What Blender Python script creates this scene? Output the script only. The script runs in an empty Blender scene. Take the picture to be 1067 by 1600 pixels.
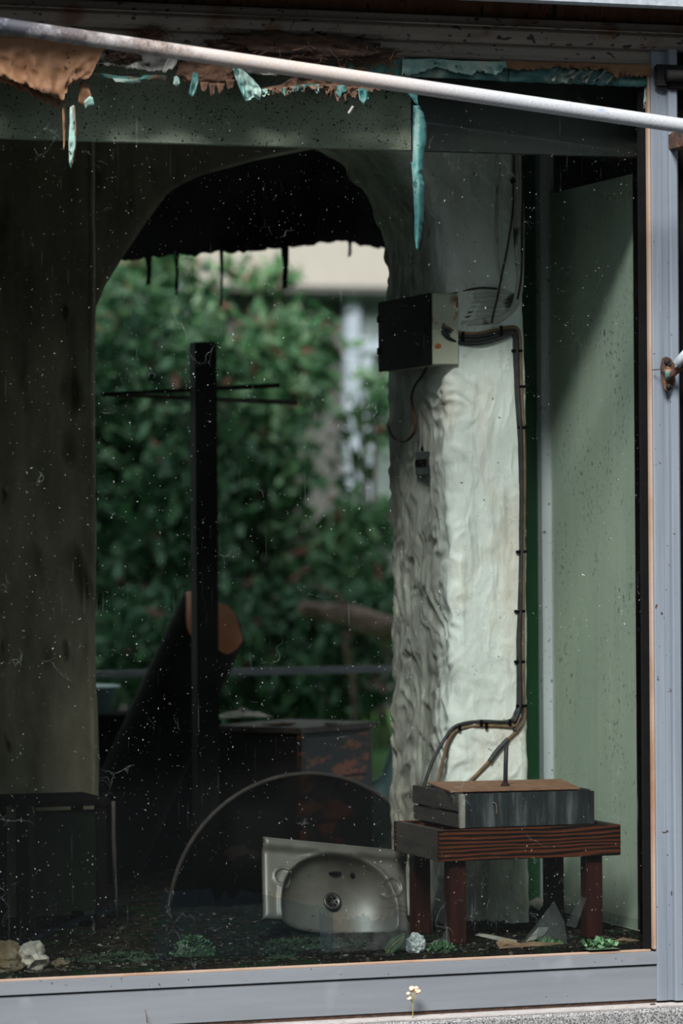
import bpy, bmesh, math, random
import numpy as np
from mathutils import Vector, Matrix, noise as mnoise

# ------------------------------------------------------------------ camera
SC = bpy.context.scene
COL = SC.collection
F, CX, CY = 5700.0, 533.5, 800.0           # focal length in pixels of the 1067x1600 frame
yaw, pit, s_ = math.radians(18.9), math.atan(36 / 5700.0), 0.0067
c_ = math.sqrt(1 - s_ * s_)
d = np.array([math.sin(yaw) * math.cos(pit), math.cos(yaw) * math.cos(pit), math.sin(pit)])
r0 = np.array([math.cos(yaw), -math.sin(yaw), 0.0])
dn0 = np.cross(d, r0)
if dn0[2] > 0:
    dn0 = -dn0
rv = c_ * r0 + s_ * dn0
dn = c_ * dn0 - s_ * r0
CAM = np.array([-9.5 * d[0], -9.5 * d[1], 1.107])
cd = bpy.data.cameras.new('camera')
cam = bpy.data.objects.new('camera', cd)
COL.objects.link(cam)
m = Matrix.Identity(4)
for i in range(3):
    m[i][0], m[i][1], m[i][2], m[i][3] = rv[i], -dn[i], -d[i], CAM[i]
cam.matrix_world = m
cd.sensor_width = 36.0
cd.lens = F / 1600.0 * 36.0
cd.clip_end = 200
cd.dof.use_dof = True
cd.dof.focus_distance = 9.75
cd.dof.aperture_fstop = 2.5
SC.camera = cam

# ------------------------------------------------------------------ light
W = bpy.data.worlds.new('overcast_sky')
SC.world = W
W.use_nodes = True
nt = W.node_tree
bg = nt.nodes['Background']
tc = nt.nodes.new('ShaderNodeTexCoord')
sp = nt.nodes.new('ShaderNodeSeparateXYZ')
mr = nt.nodes.new('ShaderNodeMapRange')
mr.inputs['From Min'].default_value = -0.05
mr.inputs['From Max'].default_value = 1.0
mr.inputs['To Min'].default_value = 0.58
mr.inputs['To Max'].default_value = 0.98
nt.links.new(tc.outputs['Generated'], sp.inputs[0])
nt.links.new(sp.outputs['Z'], mr.inputs['Value'])
bg.inputs['Color'].default_value = (0.82, 0.95, 1.0, 1)
nt.links.new(mr.outputs[0], bg.inputs['Strength'])
sl = bpy.data.lights.new('soft_sun', 'SUN')
sl.energy = 10.6
sl.angle = math.radians(20)
sl.color = (1.0, 0.985, 0.96)
sun = bpy.data.objects.new('soft_sun', sl)
COL.objects.link(sun)
az, el = math.radians(-33), math.radians(45)     # where the bright part of the sky stands, seen from the window
sd = Vector((math.sin(az) * math.cos(el), -math.cos(az) * math.cos(el), math.sin(el)))
sun.rotation_euler = sd.to_track_quat('Z', 'Y').to_euler()
SC.view_settings.view_transform = 'Standard'
SC.view_settings.look = 'None'
SC.view_settings.gamma = 1.0
SC.view_settings.use_curve_mapping = False
SC.view_settings.exposure = 0.0
SC.cycles.transparent_max_bounces = 16
SC.cycles.max_bounces = 8

# ------------------------------------------------------------------ helpers
rng = np.random.default_rng(7)
random.seed(7)


def ray(px, py):
    return d + ((px - CX) * rv + (py - CY) * dn) / F


def PY(px, py, y):
    v = ray(px, py)
    return CAM + (y - CAM[1]) / v[1] * v


def PZ(px, py, z):
    v = ray(px, py)
    return CAM + (z - CAM[2]) / v[2] * v


def PX(px, py, x):
    v = ray(px, py)
    return CAM + (x - CAM[0]) / v[0] * v


def vn(p, seed=0):
    """smooth value noise in -1..1 at an (n,3) array"""
    p = np.asarray(p, float)
    i = np.floor(p).astype(np.int64)
    f = p - i
    f = f * f * (3 - 2 * f)

    def hsh(a, b, c):
        n = (a * 374761393 + b * 668265263 + c * 2147483647 + seed * 1274126177) & 0xffffffff
        n = ((n ^ (n >> 13)) * 1274126177) & 0xffffffff
        n = (n ^ (n >> 16)) & 0xffff
        return n / 32767.5 - 1
    o = 0
    for a in (0, 1):
        for b in (0, 1):
            for c in (0, 1):
                w = (f[..., 0] if a else 1 - f[..., 0]) * (f[..., 1] if b else 1 - f[..., 1]) * (f[..., 2] if c else 1 - f[..., 2])
                o = o + w * hsh(i[..., 0] + a, i[..., 1] + b, i[..., 2] + c)
    return o


def fbm(p, sc, octv=4, seed=0):
    p = np.asarray(p, float) * np.asarray(sc, float)
    t, a = 0, 1.0
    for k in range(octv):
        t = t + a * vn(p, seed + k)
        p, a = p * 2.03, a * 0.5
    return t


def lin(c):
    r = []
    for x in c[:3]:
        x = x / 255.0
        r.append(x / 12.92 if x <= 0.04045 else ((x + 0.055) / 1.055) ** 2.4)
    return (r[0], r[1], r[2], 1.0)


class N:
    """a small wrapper to write node trees tersely"""

    def __init__(s, mat):
        s.t = mat.node_tree
        s.co = s.t.nodes.new('ShaderNodeTexCoord').outputs['Object']

    def n(s, typ, **kw):
        x = s.t.nodes.new(typ)
        for k, v in kw.items():
            if k.startswith('_'):
                setattr(x, k[1:], v)
            else:
                key = k.replace('__', ' ')
                inp = x.inputs[int(key[1:])] if key[0] == 'i' and key[1:].isdigit() else x.inputs[key]
                if hasattr(v, 'is_output'):
                    s.t.links.new(v, inp)
                else:
                    inp.default_value = v
        return x

    def mapped(s, scale=(1, 1, 1), rot=(0, 0, 0)):
        return s.n('ShaderNodeMapping', Vector=s.co, Scale=scale, Rotation=rot).outputs[0]

    def noise(s, sc, det=5, stretch=(1, 1, 1), rough=0.6, rot=(0, 0, 0), dist=0.0):
        return s.n('ShaderNodeTexNoise', Vector=s.mapped(stretch, rot), Scale=sc, Detail=det, Roughness=rough, Distortion=dist).outputs['Fac']

    def ramp(s, fac, stops):
        x = s.n('ShaderNodeValToRGB', Fac=fac)
        e = x.color_ramp.elements
        while len(e) < len(stops):
            e.new(0.5)
        for i, (p, c) in enumerate(stops):
            e[i].position = p
            e[i].color = lin(c) if not isinstance(c, (int, float)) else (c, c, c, 1)
        return x.outputs[0]

    def mix(s, fac, a, b, blend='MIX'):
        x = s.n('ShaderNodeMix', _data_type='RGBA', _blend_type=blend)
        for k, v in ((0, fac), (6, a), (7, b)):
            if hasattr(v, 'is_output'):
                s.t.links.new(v, x.inputs[k])
            else:
                x.inputs[k].default_value = v
        return x.outputs[2]

    def math(s, op, a, b=0.0):
        x = s.n('ShaderNodeMath', _operation=op)
        for k, v in ((0, a), (1, b)):
            if hasattr(v, 'is_output'):
                s.t.links.new(v, x.inputs[k])
            else:
                x.inputs[k].default_value = v
        return x.outputs[0]


def newmat(name):
    mt = bpy.data.materials.new(name)
    mt.use_nodes = True
    mt.node_tree.nodes.clear()
    return mt


def mk(name, stops, sc=6.0, det=5, stretch=(1, 1, 1), rough=0.7, metal=0.0, bump=None, spots=(), wave=None, spec=0.5, coat=0.0, dist=0.0):
    """noise-coloured principled material; spots = [(scale, lo, hi, colour, stretch)] of wear with a shape of its own"""
    mt = newmat(name)
    q = N(mt)
    col = q.ramp(q.noise(sc, det, stretch, dist=dist), stops)
    if wave:
        wsc, wd, wstretch, wcol, lo, hi = wave
        w = q.n('ShaderNodeTexWave', Vector=q.mapped(wstretch), Scale=wsc, Distortion=wd, Detail=3.0, Detail__Scale=1.2).outputs['Fac']
        col = q.mix(q.ramp(w, [(lo, 0.0), (hi, 1.0)]), col, lin(wcol))
    for sp_ in spots:
        ssc, lo, hi, scol = sp_[:4]
        st = sp_[4] if len(sp_) > 4 else (1, 1, 1)
        col = q.mix(q.ramp(q.noise(ssc, 1.5, st), [(lo, 0.0), (hi, 1.0)]), col, lin(scol))
    b = q.n('ShaderNodeBsdfPrincipled', Base__Color=col, Roughness=rough, Metallic=metal)
    b.inputs['Specular IOR Level'].default_value = spec
    b.inputs['Coat Weight'].default_value = coat
    b.inputs['Coat Roughness'].default_value = 0.08
    if bump:
        bs, bst, bstr = bump if len(bump) == 3 else (bump[0], bump[1], (1, 1, 1))
        h = q.noise(bs, 6, bstr)
        bp = q.n('ShaderNodeBump', Height=h, Strength=bst, Distance=0.01)
        q.t.links.new(bp.outputs[0], b.inputs['Normal'])
    o = q.n('ShaderNodeOutputMaterial')
    q.t.links.new(b.outputs[0], o.inputs[0])
    return mt


def tag(o, label=None, cat=None, group=None, kind=None):
    for k, v in (('label', label), ('category', cat), ('group', group), ('kind', kind)):
        if v:
            o[k] = v
    return o


def thing(name, label, cat, loc, group=None):
    o = bpy.data.objects.new(name, None)
    o.empty_display_size = 0.05
    COL.objects.link(o)
    o.location = tuple(float(x) for x in loc)
    return tag(o, label, cat, group)


def wloc(o):
    v = Vector((0, 0, 0))
    while o is not None:
        v = v + o.location
        o = o.parent
    return v


def link(name, verts, faces, mat, parent=None, loc=None, smooth=True, label=None):
    """verts in world coordinates; the mesh is written relative to its parent (or to loc)"""
    base = wloc(parent) if parent is not None else Vector([float(x) for x in (loc if loc is not None else (0, 0, 0))])
    v = np.asarray(verts, float) - np.array(base)
    me = bpy.data.meshes.new(name)
    me.from_pydata(v.tolist(), [], [tuple(int(i) for i in f) for f in faces])
    me.update()
    if smooth:
        me.polygons.foreach_set('use_smooth', np.ones(len(me.polygons), dtype=bool))
    if mat:
        me.materials.append(mat)
    o = bpy.data.objects.new(name, me)
    COL.objects.link(o)
    if parent is not None:
        o.parent = parent
    else:
        o.location = base
    if label:
        o['label'] = label
    return o


def bmlink(name, bm, mat, parent=None, loc=None, smooth=False, label=None):
    bmesh.ops.recalc_face_normals(bm, faces=bm.faces)
    v = [tuple(x.co) for x in bm.verts]
    bm.verts.index_update()
    f = [[x.index for x in p.verts] for p in bm.faces]
    bm.free()
    return link(name, v, f, mat, parent, loc, smooth, label)


def bx(name, lo, hi, mat, parent=None, bev=0.003, loc=None, rot=None, label=None, jit=0.0):
    lo, hi = np.array(lo, float), np.array(hi, float)
    bm = bmesh.new()
    bmesh.ops.create_cube(bm, size=1)
    ce = (lo + hi) / 2
    for v in bm.verts:
        v.co = Vector([(v.co[i]) * (hi - lo)[i] + random.uniform(-jit, jit) for i in range(3)])
    if bev:
        bmesh.ops.bevel(bm, geom=bm.edges[:], offset=min(bev, 0.4 * min(hi - lo)), segments=2, affect='EDGES')
    if rot is not None:
        bmesh.ops.rotate(bm, verts=bm.verts, cent=(0, 0, 0), matrix=rot)
    for v in bm.verts:
        v.co += Vector(ce)
    return bmlink(name, bm, mat, parent, loc, False, label)


def smooth_path(pts, n=8):
    p = np.array(pts, float)
    q = np.vstack([2 * p[0] - p[1], p, 2 * p[-1] - p[-2]])
    out = []
    for i in range(1, len(q) - 2):
        for t in np.linspace(0, 1, n, endpoint=False):
            a, b, c, e = q[i - 1], q[i], q[i + 1], q[i + 2]
            out.append(0.5 * (2 * b + (c - a) * t + (2 * a - 5 * b + 4 * c - e) * t * t + (3 * b - a - 3 * c + e) * t ** 3))
    out.append(p[-1])
    return np.array(out)


def tube_geo(pts, rad, seg=10):
    p = np.array(pts, float)
    n = len(p)
    rad = np.full(n, rad) if np.isscalar(rad) else np.interp(np.linspace(0, 1, n), np.linspace(0, 1, len(rad)), rad)
    tg = np.gradient(p, axis=0)
    tg /= np.linalg.norm(tg, axis=1)[:, None] + 1e-12
    u = np.cross(tg[0], [0.3, 0.2, 0.9])
    if np.linalg.norm(u) < 1e-3:
        u = np.cross(tg[0], [1, 0, 0])
    u /= np.linalg.norm(u)
    vs, fs = [], []
    for i in range(n):
        u = u - tg[i] * (u @ tg[i])
        u /= np.linalg.norm(u)
        w = np.cross(tg[i], u)
        for k in range(seg):
            a = 2 * math.pi * k / seg
            vs.append(p[i] + rad[i] * (math.cos(a) * u + math.sin(a) * w))
    for i in range(n - 1):
        for k in range(seg):
            k2 = (k + 1) % seg
            fs.append((i * seg + k, i * seg + k2, (i + 1) * seg + k2, (i + 1) * seg + k))
    fs.append(tuple(range(seg))[::-1])
    fs.append(tuple((n - 1) * seg + k for k in range(seg)))
    return vs, fs


def tube(name, pts, rad, mat, parent=None, loc=None, seg=10, sm=6, label=None):
    p = smooth_path(pts, sm) if sm > 1 and len(pts) > 2 else np.array(pts, float)
    v, f = tube_geo(p, rad, seg)
    return link(name, v, f, mat, parent, loc, True, label)


def grid_geo(P, thick=None, flip=False):
    """P (nu,nv,3) -> verts, faces; thick closes it as a slab along its normals"""
    nu, nv = P.shape[:2]
    a = P.reshape(-1, 3)
    idx = np.arange(nu * nv).reshape(nu, nv)
    q = np.stack([idx[:-1, :-1], idx[1:, :-1], idx[1:, 1:], idx[:-1, 1:]], -1).reshape(-1, 4)
    if flip:
        q = q[:, ::-1]
    if thick is None:
        return a, q.tolist()
    du, dv = np.gradient(P, axis=0), np.gradient(P, axis=1)
    nn = np.cross(du, dv)
    nn /= np.linalg.norm(nn, axis=2)[..., None] + 1e-9
    b = (P + nn * thick).reshape(-1, 3)
    k = nu * nv
    fs = q.tolist() + (q[:, ::-1] + k).tolist()
    rim = list(idx[:, 0]) + list(idx[-1, 1:]) + list(idx[-2::-1, -1]) + list(idx[0, -2:0:-1])
    for i in range(len(rim)):
        e, g = rim[i], rim[(i + 1) % len(rim)]
        fs.append((g, e, e + k, g + k))
    return np.vstack([a, b]), fs


def pl(pts, n):
    """n points along a pixel polyline, evenly by arc length"""
    p = np.array(pts, float)
    s = np.r_[0, np.cumsum(np.linalg.norm(np.diff(p, axis=0), axis=1))]
    t = np.linspace(0, s[-1], n)
    return np.stack([np.interp(t, s, p[:, 0]), np.interp(t, s, p[:, 1])], -1)


def peel(name, top, bot, y, mat, parent=None, loc=None, n=40, m_=10, jag=4.0, wav=0.008, thick=0.0012, seed=0, label=None, curl=0.0, jt=0.0):
    """a film hanging between an upper and a ragged lower edge, rippled in depth"""
    a, b = pl(top, n), pl(bot, n)
    k = np.arange(n)
    jn = vn(np.stack([k * 0.9, 0 * k, 0 * k + seed], -1), seed) + 0.6 * vn(np.stack([k * 0.37, 0 * k, 0 * k + seed], -1), seed + 3)
    b = b + np.stack([0.3 * jn * jag, jn * jag], -1)
    a = a + np.stack([0 * jn, jt * np.roll(jn, 5)], -1)
    P = np.zeros((n, m_, 3))
    for i in range(n):
        for j in range(m_):
            t = j / (m_ - 1)
            px = a[i] * (1 - t) + b[i] * t
            yy = y + wav * (vn(np.array([[i * 0.23, j * 0.45, seed * 3.1]]), seed)[0] * (0.3 + t)) - curl * t * t
            P[i, j] = PY(px[0], px[1], yy)
    v, f = grid_geo(P, thick)
    return link(name, v, f, mat, parent, loc, True, label)


def blob(name, ce, r, mat, parent=None, loc=None, sub=3, amp=0.25, fr=4.0, seed=0, smooth=True, label=None):
    bm = bmesh.new()
    bmesh.ops.create_icosphere(bm, subdivisions=sub, radius=1)
    p = np.array([v.co[:] for v in bm.verts])
    f = [[x.index for x in q.verts] for q in bm.faces]
    bm.free()
    p = p * (1 + amp * fbm(p, fr * 0.5, 4, seed))[:, None]
    return link(name, p * np.array(r) + np.array(ce), f, mat, parent, loc, smooth, label)


def prism_x(name, prof, x0, x1, mat, parent=None, loc=None, smooth=False, label=None, nx=2):
    """closed (y,z) outline extruded along X"""
    n = len(prof)
    vs, fs = [], []
    for i in range(nx):
        x = x0 + (x1 - x0) * i / (nx - 1)
        vs += [(x, p[0], p[1]) for p in prof]
    for i in range(nx - 1):
        for k in range(n):
            k2 = (k + 1) % n
            fs.append((i * n + k, i * n + k2, (i + 1) * n + k2, (i + 1) * n + k))
    fs.append(tuple(range(n))[::-1])
    fs.append(tuple((nx - 1) * n + k for k in range(n)))
    return link(name, vs, fs, mat, parent, loc, smooth, label)


def prism_z(name, prof, z0, z1, mat, parent=None, loc=None, label=None):
    n = len(prof)
    vs = [(p[0], p[1], z0) for p in prof] + [(p[0], p[1], z1) for p in prof]
    fs = [(k, (k + 1) % n, n + (k + 1) % n, n + k) for k in range(n)] + [tuple(range(n))[::-1], tuple(range(n, 2 * n))]
    return link(name, vs, fs, mat, parent, loc, False, label)


def lathe(name, prof, ce, axis, mat, parent=None, seg=24, label=None, loc=None):
    ax = np.array(axis, float)
    ax /= np.linalg.norm(ax)
    u = np.cross(ax, [0.1, 0.9, 0.3])
    u /= np.linalg.norm(u)
    w = np.cross(ax, u)
    vs, fs = [], []
    n = len(prof)
    for r_, hh in prof:
        for k in range(seg):
            t = 2 * math.pi * k / seg
            vs.append(np.array(ce) + ax * hh + r_ * (math.cos(t) * u + math.sin(t) * w))
    for i in range(n - 1):
        for k in range(seg):
            k2 = (k + 1) % seg
            fs.append((i * seg + k, i * seg + k2, (i + 1) * seg + k2, (i + 1) * seg + k))
    fs.append(tuple(range(seg))[::-1])
    fs.append(tuple((n - 1) * seg + k for k in range(seg)))
    return link(name, vs, fs, mat, parent, loc, True, label)


def struct(o):
    o['kind'] = 'structure'
    return o


# ------------------------------------------------------------------ materials
M = {}
M['alu'] = mk('dull_aluminium', [(0.3, (90, 94, 99)), (0.7, (102, 105, 111))], 3, 4, (0.4, 1, 6), 0.5, 0.0, (60, 0.05),
              spots=[(95, 0.72, 0.75, (34, 30, 28)), (9, 0.63, 0.8, (110, 113, 118))], spec=0.4)
M['alu_post'] = mk('weathered_aluminium', [(0.3, (90, 97, 106)), (0.7, (108, 115, 124))], 5, 4, (8, 8, 0.25), 0.45, 0.0, (50, 0.05),
                   spots=[(60, 0.72, 0.75, (60, 50, 44)), (30, 0.78, 0.86, (140, 146, 152), (3, 3, 0.3))], spec=0.4)
M['grimy'] = mk('grimy_painted_metal', [(0.3, (92, 86, 80)), (0.7, (120, 112, 104))], 4, 5, (0.6, 1, 2), 0.6, 0, (40, 0.15),
                spots=[(55, 0.62, 0.66, (26, 20, 16), (0.6, 1, 1)), (8, 0.62, 0.72, (88, 62, 42))])
M['brown_stain'] = mk('rust_stained_board', [(0.3, (70, 42, 26)), (0.7, (112, 74, 48))], 8, 6, (3, 1, 0.7), 0.8, 0, (40, 0.3),
                      spots=[(30, 0.6, 0.68, (30, 18, 12), (2, 1, 0.5))])
M['beam'] = mk('galvanised_beam', [(0.3, (118, 124, 130)), (0.7, (146, 152, 158))], 50, 5, (1, 1, 1), 0.5, 0, (80, 0.08))
M['pale_post'] = mk('pale_aluminium', [(0.3, (190, 198, 204)), (0.7, (216, 222, 226))], 6, 4, (6, 6, 0.3), 0.5, 0, None, spots=[(60, 0.66, 0.7, (120, 122, 122))])
M['bead'] = mk('timber_glazing_bead', [(0.3, (116, 80, 56)), (0.5, (136, 114, 98)), (0.8, (142, 126, 118))], 3, 5, (1, 1, 1), 0.7, 0, (60, 0.1))
M['gasket'] = mk('black_rubber', [(0.3, (8, 8, 9)), (0.7, (13, 13, 14))], 20, 3, (1, 1, 1), 0.9, spec=0.08)
M['black'] = mk('black_paint', [(0.3, (12, 12, 13)), (0.7, (24, 22, 21))], 12, 5, (1, 1, 1), 0.75, 0, (30, 0.2), spec=0.2)
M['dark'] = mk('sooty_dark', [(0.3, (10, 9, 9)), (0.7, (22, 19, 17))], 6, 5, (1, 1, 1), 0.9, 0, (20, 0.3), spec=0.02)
M['pipe'] = None
M['concrete'] = mk('speckled_concrete', [(0.38, (44, 43, 45)), (0.62, (140, 139, 139))], 260, 4, (1, 1, 1), 0.9, 0, (200, 0.5), spots=[(6, 0.62, 0.75, (70, 66, 60))])
M['concrete_top'] = mk('worn_concrete_top', [(0.3, (122, 116, 114)), (0.7, (146, 141, 139))], 30, 5, (1, 1, 1), 0.85, 0, (150, 0.3), spots=[(60, 0.68, 0.72, (70, 48, 34))])
M['rust'] = mk('rust', [(0.3, (24, 15, 12)), (0.55, (58, 34, 22)), (0.75, (110, 70, 44))], 30, 6, (1, 1, 1), 0.9, 0, (60, 0.5))
M['dirt'] = mk('rotten_dirt', [(0.3, (24, 16, 12)), (0.7, (66, 42, 28))], 40, 6, (1, 1, 1), 0.95, 0, (80, 0.8))
M['straw'] = mk('dry_straw', [(0.3, (46, 30, 22)), (0.7, (96, 68, 50))], 20, 4, (1, 1, 1), 0.9)
M['tan_film'] = mk('brown_paper_film', [(0.25, (72, 47, 30)), (0.5, (104, 72, 47)), (0.75, (120, 88, 61))], 7, 5, (1, 1, 2.5), 0.8, 0, (12, 0.25),
                   spots=[(45, 0.66, 0.70, (44, 26, 16)), (5, 0.62, 0.75, (104, 62, 36))])
M['teal_film'] = mk('teal_paint_film', [(0.3, (16, 70, 72)), (0.5, (42, 94, 92)), (0.72, (102, 124, 118))], 22, 5, (1.5, 1.5, 0.35), 0.7, 0, (50, 0.3),
                    spots=[(40, 0.66, 0.7, (24, 66, 64))])
M['teal_pale'] = mk('pale_teal_film', [(0.3, (74, 124, 118)), (0.6, (134, 154, 146)), (0.8, (152, 144, 128))], 16, 5, (1, 1, 1), 0.7, 0, (40, 0.3), spots=[(70, 0.68, 0.71, (40, 34, 28))])
M['teal_grey'] = mk('greyed_teal_paint', [(0.3, (40, 66, 64)), (0.7, (116, 118, 108))], 30, 5, (1, 1, 1), 0.7)
M['teal_dark'] = mk('dark_teal_paint', [(0.3, (12, 46, 48)), (0.55, (30, 78, 76)), (0.75, (120, 128, 116))], 14, 6, (0.8, 1, 2), 0.6, 0, (30, 0.4))
M['white_film'] = mk('grey_white_film', [(0.3, (104, 102, 98)), (0.7, (150, 148, 143))], 14, 5, (1, 1, 1), 0.75, 0, (24, 0.4), spots=[(50, 0.64, 0.69, (70, 58, 48))])
M['mixed_crust'] = mk('flaking_paint_crust', [(0.3, (60, 38, 27)), (0.46, (110, 78, 58)), (0.54, (38, 100, 94)), (0.7, (98, 134, 122))], 26, 6, (1, 1, 1), 0.8, 0, (60, 0.6))
M['brown_crust'] = mk('brown_rotten_board', [(0.3, (54, 36, 27)), (0.6, (100, 73, 56)), (0.8, (128, 104, 86))], 24, 6, (1, 1, 1), 0.95, 0, (60, 0.8))
M['side_panel'] = None
M['plaster'] = None
M['plaster_dirty_dimmed'] = mk('dirty_dimmed_plaster', [(0.25, (70, 63, 50)), (0.5, (110, 103, 86)), (0.8, (142, 135, 116))], 4, 6, (2, 2, 0.6), 0.9, 0, (14, 0.35),  # base colour darkened to add the left pier's shade, dirt stains on top
                        spots=[(6, 0.60, 0.72, (52, 40, 26), (1.5, 1.5, 0.6)), (14, 0.68, 0.74, (46, 38, 28), (1, 1, 0.5))])
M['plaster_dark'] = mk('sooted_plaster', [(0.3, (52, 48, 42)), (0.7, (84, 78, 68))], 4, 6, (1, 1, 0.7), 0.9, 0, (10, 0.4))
M['mould'] = mk('mouldy_board', [(0.3, (118, 124, 110)), (0.7, (146, 150, 134))], 4, 4, (1, 1, 1), 0.6, 0, None,
                spots=[(170, 0.645, 0.665, (22, 24, 20)), (90, 0.68, 0.70, (16, 18, 15)), (5, 0.6, 0.8, (70, 78, 60))])
M['dark_board'] = mk('dark_green_board', [(0.3, (16, 19, 18)), (0.55, (30, 33, 30)), (0.75, (46, 54, 40))], 5, 5, (1, 1, 1), 0.5, 0, (8, 0.2))
M['green_paint'] = mk('green_gloss_paint', [(0.3, (14, 56, 42)), (0.7, (38, 92, 52))], 3, 3, (1, 1, 0.4), 0.25, 0, None)
M['floor'] = mk('mossy_floor', [(0.28, (9, 10, 9)), (0.5, (24, 22, 20)), (0.72, (48, 43, 38))], 14, 7, (1, 1, 1), 0.95, 0, (40, 0.7),
                spots=[(9, 0.5, 0.62, (22, 34, 21)), (60, 0.64, 0.69, (84, 76, 66))], spec=0.0)
M['wood'] = None
M['leg_wood'] = mk('red_stained_wood', [(0.3, (24, 10, 8)), (0.7, (58, 22, 14))], 10, 5, (3, 3, 0.4), 0.6, 0, (40, 0.1, (3, 3, 0.3)), spec=0.15, spots=[(90, 0.72, 0.75, (150, 120, 100))])
M['grey_wood'] = mk('weathered_grey_board', [(0.32, (22, 25, 28)), (0.5, (44, 48, 51)), (0.72, (98, 103, 106))], 12, 6, (2.5, 2.5, 0.3), 0.8, 0, (60, 0.3, (3, 3, 0.4)),
                    spots=[(7, 0.5, 0.68, (28, 31, 35), (1, 1, 0.6))], spec=0.2)
M['dark_wood'] = mk('blackened_board', [(0.3, (26, 22, 20)), (0.7, (62, 54, 50))], 10, 6, (1, 0.4, 3), 0.85, 0, (60, 0.3))
M['plate'] = mk('brown_rusty_plate', [(0.3, (96, 64, 46)), (0.7, (150, 108, 82))], 30, 5, (1, 1, 1), 0.85, 0, (120, 0.2))
M['green_dull'] = mk('dull_green_panel', [(0.3, (18, 24, 18)), (0.7, (28, 34, 24))], 4, spec=0.02)
M['box_dark'] = mk('black_steel_box', [(0.3, (14, 15, 16)), (0.7, (30, 28, 27))], 8, 6, (1, 1, 1), 0.85, 0, (20, 0.1), spec=0.12, spots=[(5, 0.6, 0.8, (48, 34, 26))])
M['box_cream'] = mk('cream_enamel_rusty', [(0.3, (160, 160, 142)), (0.7, (184, 183, 166))], 5, 4, (1, 1, 1), 0.6, 0, None, spots=[(24, 0.60, 0.66, (150, 78, 30)), (9, 0.66, 0.72, (112, 56, 26))])
M['cable'] = mk('black_cable', [(0.3, (22, 24, 28)), (0.7, (52, 52, 54))], 30, 4, (1, 1, 1), 0.6)
M['cable_brown'] = mk('brown_cable', [(0.3, (84, 62, 44)), (0.7, (122, 96, 70))], 30, 4, (1, 1, 1), 0.7)
M['cable_paint'] = mk('overpainted_cable', [(0.3, (150, 150, 142)), (0.7, (196, 196, 188))], 10, 5, (1, 1, 1), 0.85, 0, (40, 0.3), spots=[(14, 0.58, 0.66, (60, 56, 50))])
M['hookwire'] = mk('rusty_black_wire', [(0.4, (18, 16, 16)), (0.75, (104, 58, 34))], 18, 4, (1, 1, 1), 0.7)
M['ceramic'] = mk('dirty_white_ceramic', [(0.3, (62, 58, 53)), (0.6, (92, 90, 84)), (0.8, (106, 104, 99))], 6, 5, (1, 1, 1), 0.42, 0, None,
                  spots=[(5, 0.58, 0.72, (96, 78, 58)), (60, 0.7, 0.74, (60, 50, 40))])
M['drain'] = mk('dull_drain_metal', [(0.3, (40, 40, 40)), (0.7, (86, 84, 82))], 20, 4, (1, 1, 1), 0.4, 0.6)
M['veneer'] = mk('burnt_veneer', [(0.44, (14, 12, 12)), (0.50, (34, 22, 17)), (0.56, (146, 76, 44)), (0.66, (128, 62, 36))], 7.5, 4, (0.7, 0.7, 1.9), 0.6, 0, (30, 0.2))
M['cab_dark'] = mk('dark_brown_cabinet', [(0.3, (15, 12, 11)), (0.7, (26, 19, 16))], 6, 5, (1, 1, 0.4), 0.6)
M['cab_top'] = mk('dusty_cabinet_top', [(0.3, (52, 43, 40)), (0.7, (92, 80, 75))], 12, 5, (1, 1, 1), 0.8)
M['rag'] = mk('grey_rag', [(0.3, (120, 112, 102)), (0.7, (178, 170, 160))], 20, 5, (1, 1, 1), 0.95, 0, (40, 0.5))
M['roll_out'] = mk('black_roll_backing', [(0.3, (10, 10, 11)), (0.7, (20, 18, 17))], 10, 5, (1, 1, 0.5), 0.8, spec=0.1)
M['roll_in'] = mk('tan_roll_lining', [(0.3, (216, 160, 128)), (0.7, (236, 184, 150))], 4, 4, (1, 1, 1), 0.8)
M['steel_rail'] = mk('grey_rail_steel', [(0.3, (112, 112, 120)), (0.7, (150, 150, 156))], 20, 4, (0.3, 1, 1), 0.5)
M['bark'] = mk('grey_brown_bark', [(0.3, (66, 52, 46)), (0.7, (150, 124, 110))], 12, 6, (1, 2, 2), 0.9, 0, (30, 0.8))
M['grass'] = mk('lawn_grass', [(0.3, (24, 66, 14)), (0.7, (66, 124, 36))], 9, 5, (1, 1, 1), 0.9, 0, (40, 0.6))
M['cream_wall'] = mk('cream_render', [(0.3, (146, 138, 131)), (0.7, (156, 149, 143))], 2, 4, (1, 1, 1), 0.9)
M['grey_wall'] = mk('grey_render', [(0.3, (62, 61, 60)), (0.7, (78, 76, 74))], 2, 4, (1, 1, 1), 0.9)
M['white_frame'] = mk('white_window_paint', [(0.3, (134, 141, 154)), (0.7, (148, 155, 166))], 4, 3, (1, 1, 1), 0.5)
M['far_pane'] = mk('dim_window_pane', [(0.3, (74, 82, 84)), (0.7, (110, 118, 116))], 2, 3, (1, 1, 1), 0.15)
M['pale_plastic'] = mk('pale_teal_plastic', [(0.3, (120, 152, 148)), (0.7, (148, 176, 172))], 5, 4, (1, 1, 1), 0.5)
M['stone'] = mk('yellowed_rubble', [(0.3, (52, 43, 28)), (0.55, (88, 77, 56)), (0.75, (114, 112, 100))], 18, 6, (1, 1, 1), 0.95, 0, (50, 0.7), spots=[(30, 0.62, 0.68, (50, 44, 34))])
M['foil'] = mk('crumpled_foil', [(0.3, (130, 140, 142)), (0.7, (190, 196, 198))], 20, 5, (1, 1, 1), 0.4, 0.2, (60, 0.6))
M['moss'] = mk('moss_green', [(0.3, (16, 30, 18)), (0.7, (44, 66, 42))], 50, 4, (1, 1, 1), 0.95)
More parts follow.
